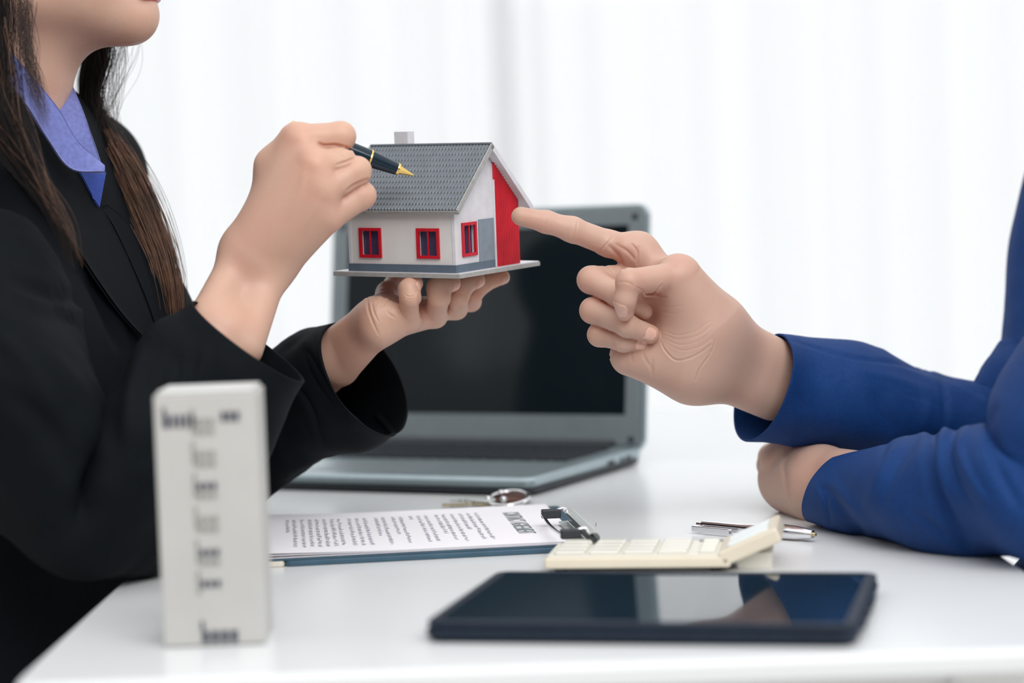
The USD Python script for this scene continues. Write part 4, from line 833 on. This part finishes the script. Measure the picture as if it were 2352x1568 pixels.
wfar = [30, 30, 24, 30, 46, 50, 44, 36, 14]; wnear = [50, 56, 56, 48, 40, 42, 30, 15, 8, 4]
put(hm, 'lock', hcore(far, wfar, .62, .014), M['hair_core'], smooth=True, world=True); put(hm, 'lock', hcore(near, wnear, .28, .008), M['hair_core'], smooth=True, world=True)
strands(hm, 'strands', lock(far, wfar, .012, 1100, 21), .00032, M['hair_core'])
strands(hm, 'strands', lock([(x + 10, y, Y - .006) for x, y, Y in far[3:]], [w * .85 for w in wfar[3:]], .011, 650, 27), .00034, M['hair_brown'])
strands(hm, 'strands', lock(near, wnear, .009, 520, 22, frizz=.003, spread=1.3), .00030, M['hair_core'])
strands(hm, 'strands', lock([(x + 12, y, Y - .004) for x, y, Y in near[3:]], [w * .9 for w in wnear[3:]], .007, 34, 28, frizz=.004, spread=1.4), .00024, M['hair_brown'])
strands(hm, 'flyaways', lock([(268, 40, 1.70), (258, 130, 1.70), (244, 220, 1.70), (246, 300, 1.69), (288, 400, 1.68)], [34, 34, 26, 18, 10], .012, 110, 23, frizz=.004, spread=1.6) + lock([(395, 640, 1.66), (405, 700, 1.655), (412, 790, 1.65)], [8, 8, 6], .006, 60, 24) + lock([(50, -20, 1.53), (60, 90, 1.515), (78, 190, 1.50), (110, 300, 1.47)], [26, 18, 14, 16], .006, 130, 25, frizz=.003), .00020, M['hair'])
# ================================================================ the fountain pen in her hand
tip = at(951, 403, 1.5915)
pt0, pt1 = tip, at(676, 297, 1.5690)
dvec = (pt1 - pt0) / np.linalg.norm(pt1 - pt0); xr = np.cross((0, 1.0, 0), dvec); xr /= np.linalg.norm(xr)
fp = Thing('fountain_pen', 'dark blue pen with gold rings and nib pointing at the model roof', 'pen', tip, np.stack([xr, np.cross(dvec, xr), dvec], 1))
put(fp, 'nib', lathe([(0, 0), (.0006, .0006), (.0028, .0100), (.0034, .0125), (0, .0125)], 24), M['gold'], smooth=30)
put(fp, 'collar_ring', lathe([(0, .0118), (.0043, .0118), (.0046, .0128), (.0044, .0140), (0, .0140)], 28), M['gold'], smooth=30)
put(fp, 'grip_section', lathe([(0, .0138), (.0045, .0138), (.0060, .030), (.0064, .0345), (0, .0345)], 32), M['pen_navy'], smooth=30)
put(fp, 'trim_ring', lathe([(0, .0343), (.0066, .0343), (.0068, .0350), (.0066, .0357), (0, .0357)], 32), M['gold'], smooth=30)
ln = np.linalg.norm(pt1 - pt0)
put(fp, 'barrel', lathe([(0, .0355), (.0065, .0355), (.0067, .055), (.0060, ln - .004), (0, ln - .004)], 32), M['pen_navy'], smooth=30)
put(fp, 'end_cap', lathe([(0, ln - .004), (.0058, ln - .004), (.0055, ln + .003), (.003, ln + .005), (0, ln + .005)], 28), M['gold'], smooth=30)

# ================================================================ the man
mC = V(.575, 1.62, 0); mfr = lambda f, r, z: mC + V(-1, 0, 0) * (f + .12 * (z - .55)) + V(0, 1, 0) * r + Z * z   # f towards the woman, r his right (away from the viewer)
ax_m = np.array([V(-1, 0, 0), V(0, 1, 0), Z])
msR, msL = mfr(-.01, .185, 1.10), mfr(-.01, -.185, 1.10)
meR, meL = at(2390, 985, 1.725), at(2440, 1185, 1.39)
YH = 1.590
c2 = lambda x, y, Y, r=None: J(1140 + x / 2.703, 430 + y / 2.703, YH + Y, None if r is None else r / 2.703)     # from the enlarged view of the hand
fM = [[c2(885, 392, .020, 92), c2(700, 350, .012, 80), c2(470, 262, .004, 76), c2(310, 215, .002, 66), c2(152, 180, .000, 59)],
      [c2(880, 560, .030, 88), c2(588, 575, .000, 82), c2(760, 672, -.017, 70), c2(915, 775, -.008, 56)],
      [c2(890, 730, .032, 86), c2(600, 765, -.002, 78), c2(810, 858, -.024, 68), c2(955, 912, -.016, 60)],
      [c2(890, 890, .028, 80), c2(640, 915, .000, 70), c2(790, 962, -.014, 56), c2(905, 968, -.010, 48)]]
thM = [c2(1250, 810, -.006, 130), c2(1110, 555, -.020, 92), c2(822, 585, -.040, 76), c2(800, 700, -.040, 66), c2(800, 775, -.036, 56)]
def m_hand_r(p):
    d = None
    for w, f, ra in ((c2(1330, 905, .012), fM[0][0], .0235), (c2(1300, 960, .016), fM[1][0], .0235), (c2(1270, 1040, .016), fM[2][0], .0225), (c2(1235, 1120, .010), fM[3][0], .0220)):
        e = cone(p, w, f[0], ra, f[1] * .98); d = e if d is None else smin(d, e, .020)
    d = smin(d, cone(p, c2(1180, 1110, -.004), c2(830, 1045, .004), .0225, .0150), .022)       # hypothenar edge
    d = smin(d, cone(p, c2(1280, 840, -.004), c2(1130, 560, -.014), .0250, .0175), .022)       # thenar
    d = fingers_onto(p, d, fM[:1], kb=.018, kt=.002, reach=.030)
    d = fingers_onto(p, d, fM[1:], kb=.010, kt=.0011, reach=.017)
    d = fingers_onto(p, d, [thM], kb=.016, kt=.0011, reach=.030)
    return d
wrM = c2(1320, 1020, .010)
def m_arm_r(p):
    d = chain(p, [msR, meR], [.036, .022], .01)
    a1, b1 = c2(1370, 900, .010), at(1800, 845, 1.640); a2, b2 = c2(1290, 1130, .008), at(1775, 905, 1.640)
    e = smin(cone(p, a1, b1, .0195, .0205), cone(p, a2, b2, .0190, .0215), .018)
    return smin(d, smin(e, cone(p, at(1800, 885, 1.645), meR, .022, .024), .004), .01)
def m_arm_l(p):
    d = chain(p, [msL, meL], [.036, .026], .01); e = smin(cone(p, at(1900, 1092, 1.628), meL, .0215, .027), cone(p, at(1895, 1138, 1.632), meL, .0195, .027), .012)
    return smin(d, e, .01)
fN = [[at(1800, 1078, 1.690), at(1775, 1050, 1.720), at(1800, 1030, 1.745)], [at(1797, 1095, 1.685), at(1772, 1068, 1.715), at(1795, 1045, 1.745)], [at(1800, 1110, 1.680), at(1778, 1085, 1.708), at(1800, 1060, 1.74)], [at(1815, 1128, 1.675), at(1792, 1098, 1.70), at(1810, 1075, 1.73)]]
def m_hand_l(p):
    d = None
    for w, f in ((at(1880, 1088, 1.635), fN[0][0]), (at(1880, 1107, 1.632), fN[1][0]), (at(1885, 1125, 1.632), fN[2][0]), (at(1890, 1143, 1.636), fN[3][0])):
        e = cone(p, w, f, .0200, .0135); d = e if d is None else smin(d, e, .018)
    d = smin(d, cone(p, at(1860, 1075, 1.66), at(1845, 1060, 1.68), .017, .014), .015)
    for f in fN:
        e = chain(p, f, [.0125, .0110, .0095], .004); d = smin(d, e, .0016 + .007 * np.exp(-(np.linalg.norm(p - f[0], axis=1) / .018) ** 2))
    e = chain(p, [at(1862, 1060, 1.672), at(1812, 1040, 1.668), at(1786, 1055, 1.672), at(1788, 1085, 1.675)], [.0165, .0140, .0125, .0115], .004)
    d = smin(d, e, .0016 + .010 * np.exp(-(np.linalg.norm(p - at(1862, 1060, 1.672), axis=1) / .022) ** 2))
    return d + .0012 * np.exp(-(seg_img(p, [(1812, 1035), (1800, 1070), (1806, 1115), (1812, 1140)]) / 5) ** 2) * (p[:, 1] < 1.69)
def m_torso(p, g=0.0):
    d = ell(p, mfr(-.01, 0, .93), (.110 + g, .165 + g, .21 + g), ax_m)
    for s in (-1, 1): d = smin(d, cone(p, mfr(-.02, .04 * s, 1.125), mfr(-.015, .165 * s, 1.095), .052 + g, .055 + g), .06)
    d = smin(d, ell(p, mfr(.0, 0, .72), (.112 + g, .150 + g, .2), ax_m), .07)
    return smin(d, ell(p, mfr(-.02, 0, .56), (.13 + g, .175 + g, .13), ax_m), .06)
def m_legs(p, g=0.0):
    d = None
    for s in (-1, 1):
        y = 1.62 - .10 * s; hip, kn, an = V(.56, y, .54), V(.15, y - .03, .53), V(.19, y - .03, .09)
        for e in (cone(p, hip, kn, .088 + g, .062 + g), cone(p, kn, an, .058 + g, .040 + g)): d = e if d is None else smin(d, e, .02)
    return d
mh = mfr(.02, 0, 1.30); Q = lambda f, s, u: mh + V(-f, s, u) * .001
def m_head(p):
    d = ell(p, Q(-30, 0, 60), (.100, .079, .094), ax_m); d = smin(d, ell(p, Q(8, 0, 2), (.060, .062, .080), ax_m), .03); d = smin(d, ell(p, Q(30, 0, -62), (.026, .030, .022), ax_m), .03)
    for s in (-1, 1):
        d = smin(d, cone(p, Q(34, 8 * s, -66), Q(-24, 52 * s, -42), .014, .017), .025); d = smin(d, ell(p, Q(-36, 77 * s, 12), (.018, .008, .03), ax_m), .004)
        d = smax(d, -ell(p, Q(64, 32 * s, 28), (.015, .019, .011), ax_m), .014); d = smin(d, ell(p, Q(54, 32 * s, 27), (.012, .015, .009), ax_m), .004)
    d = smin(d, cone(p, Q(64, 0, 36), Q(84, 0, -8), .007, .010), .012); d = smin(d, ell(p, Q(50, 0, -38), (.017, .024, .013), ax_m), .012)
    return smin(d, cone(p, Q(-30, 0, -40), mfr(-.02, 0, 1.12), .058, .062), .03)
ma = Thing('person', 'man in royal blue suit jacket, arms crossed, pointing his index finger at the model house', 'person', (.53, 1.62, 0))
mhr = polygonize(lambda p: smin(m_hand_r(p), m_arm_r(p) + .0015, .018), at(1150, 1040, 1.50) - V(.01, 0, 0), at(1860, 450, 1.50) + V(.06, .20, .03), .0012)
mhl = polygonize(lambda p: smin(m_hand_l(p), m_arm_l(p), .006), at(1740, 1200, 1.58) - V(.01, 0, .02), at(2020, 990, 1.58) + V(.03, .20, .03), .002)
mco = polygonize(lambda p: smin(smin(smin(m_torso(p), m_legs(p), .02), m_head(p), .02), np.minimum(m_arm_r(p), m_arm_l(p)) + .0045, .004), (.03, 1.32, .02), (.80, 1.92, 1.48), .009)
G3 = lambda pts: [(1140 + x / 3.095, 467 + y / 3.095) for x, y in pts]
mhr = crease(mhr, [(G3([(367, 105), (352, 150), (335, 200)]), 2, .0006), (G3([(577, 125), (562, 215), (538, 278)]), 2.2, .0008), (G3([(546, 148), (512, 200), (500, 250)]), 2, .0006), (G3([(832, 236), (772, 300), (726, 352)]), 2.2, .0009), (G3([(800, 300), (868, 372), (912, 468)]), 5, .0018), (G3([(850, 290), (930, 340), (985, 400)]), 4, .0012), (G3([(962, 288), (1002, 345), (1000, 435)]), 3, .0012), (G3([(1010, 300), (1002, 360)]), 2, .0006),
    (G3([(1062, 652), (1120, 652), (1215, 664)]), 2.4, .0012), (G3([(1180, 572), (1122, 640), (1064, 655)]), 2.4, .0012), (G3([(995, 592), (1045, 622), (1066, 655)]), 2.2, .0009), (G3([(870, 560), (930, 560), (985, 590)]), 3, .0005),
    (G3([(1172, 985), (1200, 1045), (1272, 1112), (1362, 1102), (1452, 1060), (1530, 1000)]), 2.4, .0010), (G3([(1190, 905), (1290, 935), (1420, 905), (1520, 830)]), 2, .00035), (G3([(1200, 935), (1300, 968), (1440, 935), (1530, 865)]), 2, .0004), (G3([(1210, 968), (1310, 1005), (1440, 975), (1540, 900)]), 2, .0004), (G3([(1230, 1010), (1330, 1045), (1460, 1010), (1550, 940)]), 2, .0004),
    (G3([(1510, 1085), (1450, 1170), (1412, 1262)]), 2.4, .0008), (G3([(1560, 960), (1530, 1050), (1480, 1130)]), 2.4, .0004), (G3([(852, 1042), (822, 1076), (795, 1105)]), 2.4, .0012), (G3([(962, 1045), (958, 1080), (968, 1130)]), 4, .0006), (G3([(1108, 1110), (1102, 1170), (1112, 1235)]), 5, .0006), (G3([(1040, 1060), (1060, 1110), (1110, 1180)]), 4, .0005),
    (G3([(1150, 720), (1230, 740), (1330, 720)]), 2.4, .0003), (G3([(1160, 760), (1250, 785), (1360, 760)]), 2.4, .0003), (G3([(700, 430), (770, 440), (835, 490)]), 2.4, .0006)], lambda v: v[:, 1] < YH + .014)
mb = fuse(mco, mhr, mhl)
warm = [(f[-1][0], .011, .55) for f in fM + [thM]] + [(f[1][0], .010, .5) for f in fM[1:]] + [(thM[1][0], .014, .35), (thM[2][0], .012, .3), (c2(800, 420, 0), .010, .4)]
bm = put(ma, 'body', mb, M['skin_m'], smooth=True, world=True, colors=tone_of(np.array(mb.vertices), warm, (1.0, .78, .70)))
put(bm, 'fingernail', nail(fM[2][2][0], fM[2][3][0], fM[2][3][1], (.25, -1, -.05), w=.0050, ln=.0048, back=.0030, f=m_hand_r), M['nail'], world=True, smooth=40)
put(bm, 'fingernail', nail(fM[1][2][0], fM[1][3][0], fM[1][3][1], (-.2, .3, 1), w=.0046, ln=.0046, f=m_hand_r), M['nail'], world=True, smooth=40)
put(bm, 'fingernail', nail(fM[3][2][0], fM[3][3][0], fM[3][3][1], (.25, -1, -.3), w=.0040, ln=.0042, f=m_hand_r), M['nail'], world=True, smooth=40)
put(bm, 'fingernail', nail(thM[3][0], thM[4][0], thM[4][1], (-.9, -1, .0), w=.0062, ln=.0064, back=.0045, f=m_hand_r), M['nail'], world=True, smooth=40)
put(bm, 'fingernail', nail(fM[0][3][0], fM[0][4][0], fM[0][4][1], (.1, 1, .5), w=.0062, ln=.0075, f=m_hand_r), M['nail'], world=True, smooth=40)
put(ma, 'hair', polygonize(lambda p: smax(ell(p, Q(-34, 0, 68), (.105, .085, .096), ax_m), -ell(p, Q(60, 0, -10), (.075, .08, .085), ax_m), .01), Q(130, -110, -110), Q(-170, 110, 190), .005), M['hair_core'], smooth=True, world=True)
nf2 = folds_n(31, .014, np.array([8., 8., 4.5]))
def jacket(p):
    d = m_torso(p, .014); d = smin(d, ell(p, V(.415, 1.47, .672), (.100, .09, .100)), .03) + nf2(p)
    for q, r in ((at(2318, 806, 1.735), .011), (at(2300, 862, 1.725), .015), (at(2272, 898, 1.715), .014), (at(2350, 880, 1.72), .03)): d = smin(d, np.linalg.norm(p - q, axis=1) - r, .012)
    d = smax(d, -cone(p, mfr(-.02, 0, 1.10), mfr(-.02, 0, 1.3), .066, .07), .01)
    v = .002 + .36 * np.clip(p[:, 2] - .86, 0, 1); w = np.abs(p[:, 1] - 1.62) - v; w = np.maximum(w, p[:, 0] - .50)                       # open front
    return smax(smax(d, -w, .006), .50 - p[:, 2], .01)
jk = put(ma, 'jacket', polygonize(jacket, (.30, 1.34, .47), (.80, 1.88, 1.22), .006, newton=1), M['suit'], smooth=True, world=True)
put(ma, 'shirt', polygonize(lambda p: smax(smax(m_torso(p, .005) + folds_n(5, .006, np.array([14., 14., 20.]))(p), p[:, 2] - 1.16, .01), .6 - p[:, 2], .01), (.33, 1.42, .58), (.70, 1.82, 1.2), .005, newton=1), M['shirt'], smooth=True, world=True)
put(ma, 'trousers', polygonize(lambda p: smax(smin(m_legs(p, .013), ell(p, mfr(-.02, 0, .55), (.14, .185, .12), ax_m), .04), .11 - p[:, 2], .01), (0, 1.32, .05), (.75, 1.92, .74), .0075, newton=1), M['trousers'], smooth=True, world=True)
for s in (-1, 1): put(ma, 'shoe', polygonize(lambda p: smax(smin(cone(p, (.215, 1.59 - .1 * s, .05), (.05, 1.59 - .1 * s, .032), .044, .038), cone(p, (.19, 1.59 - .1 * s, .06), (.19, 1.59 - .1 * s, .12), .046, .050), .02), .002 - p[:, 2], .004), (-.02, 1.49 - .1 * s, -.01), (.29, 1.69 - .1 * s, .17), .006), M['shoe'], smooth=True, world=True)
def mfold(seed, a1, a2):
    rg = np.random.default_rng(seed); ph = rg.uniform(0, 6, 4)
    def g(s, t, R):
        e = np.clip((1 - s) * 2.2, 0, 1)
        return e * (a1 * np.sin(s * 26 + 1.6 * np.sin(t + ph[0]) + ph[1]) * (.6 + .4 * np.sin(t * 1 + ph[2])) + a2 * np.sin(t * 3 + s * 8 + ph[3])) + .004 * (meshkit.fbm(R * 22, 3, seed) - .5)
    return g
# far (right) sleeve, its cuff round the pointing arm
farf = [([(1816, 782), (1886, 803), (1959, 822), (2065, 837), (2131, 857), (2200, 900)], 5, .0014), ([(1814, 847), (1886, 859), (1988, 892), (2090, 908), (2172, 935), (2237, 945)], 2.2, .0009), ([(2010, 890), (2030, 940), (2052, 990)], 22, .0030), ([(1900, 880), (1925, 940), (1930, 1000)], 22, -.0015), ([(2150, 860), (2212, 886), (2256, 915)], 6, .0040), ([(2164, 870), (2172, 930), (2168, 980)], 9, .0020), ([(2120, 880), (2135, 930), (2120, 985)], 14, -.0015), ([(1830, 900), (1850, 960), (1830, 1010)], 12, .0015), ([(1960, 850), (2060, 872), (2150, 905)], 12, -.0012), ([(2040, 806), (2100, 838), (2150, 850)], 10, .0025)]
nearf = [([(2146, 975), (2141, 1015), (2138, 1071), (2155, 1137), (2180, 1187), (2218, 1245)], 15, .0075), ([(2172, 985), (2164, 1030), (2168, 1080), (2190, 1140), (2220, 1200)], 10, -.0040), ([(2208, 965), (2186, 1000), (2179, 1050), (2200, 1110), (2240, 1170)], 9, .0042), ([(2225, 985), (2205, 1030), (2225, 1090), (2262, 1150)], 9, -.003), ([(2116, 1002), (2071, 1051), (2046, 1099), (2024, 1165)], 15, .0032), ([(2086, 1000), (2040, 1050), (2015, 1100), (1990, 1160)], 15, -.0025), ([(1888, 1122), (1899, 1160), (1907, 1200)], 6, .0022), ([(1893, 1120), (1930, 1170), (1952, 1200), (1985, 1230)], 11, .0034), ([(1915, 1110), (1960, 1165), (2000, 1215)], 11, -.0020), ([(2041, 1008), (2030, 1040), (2022, 1070)], 10, .0018), ([(2110, 1180), (2170, 1225), (2240, 1262)], 12, .003), ([(2270, 1010), (2300, 1090), (2345, 1170)], 14, .003), ([(2290, 930), (2275, 980), (2300, 1040)], 12, .0025)]
put(jk, 'sleeve', crease(sleeve([(mfr(-.01, .12, 1.08), V(-.06, 0, 0), V(0, 0, .065)), (mfr(-.01, .19, 1.07), V(-.065, 0, 0), V(0, .05, .05)), (at(2490, 620, 1.80), vec(-165, -45, 1.80), V(0, .062, 0)), (at(2425, 880, 1.755), vec(-135, -75, 1.755), V(0, .062, 0)), (at(2310, 985, 1.735), vec(-20, -120, 1.735), V(0, .058, 0)), (at(2120, 955, 1.715), vec(8, -112, 1.715), V(0, .056, 0)),
    (at(1950, 921, 1.680), vec(12, -138, 1.680), V(0, .052, 0)), (at(1830, 898, 1.66), vec(14, -127, 1.66), V(-.006, .047, .0)), (at(1752, 891, 1.640), vec(26, -123, 1.640), V(-.0165, .042, -.010))], disp=mfold(4, .0055, .0025), inner=.05), farf, lambda v: v[:, 1] < 1.74), M['suit'], smooth=True, world=True)
# near (left) sleeve lying on the table
put(jk, 'sleeve', crease(sleeve([(mfr(-.01, -.12, 1.08), V(-.06, 0, 0), V(0, 0, -.065)), (mfr(-.01, -.19, 1.07), V(-.065, 0, 0), V(0, .05, -.05)), (at(2560, 800, 1.40), vec(-200, -10, 1.40), V(0, .066, 0)), (at(2480, 1070, 1.385), vec(-205, -60, 1.39), V(0, .062, 0)), (at(2370, 1140, 1.405), vec(-70, -150, 1.405), V(.03, .054, 0)), (at(2230, 1122, 1.45), vec(-35, -148, 1.45), V(.03, .050, 0)),
    (at(2090, 1127, 1.505), vec(-5, -124, 1.505), V(.03, .045, 0)), (at(1975, 1125, 1.570), vec(10, -98, 1.57), V(.028, .038, 0)), (at(1902, 1119, 1.605), vec(27, -78, 1.605), V(.022, .032, 0))], disp=mfold(9, .0060, .002), inner=.04), nearf, lambda v: v[:, 1] < 1.60), M['suit'], smooth=True, world=True)
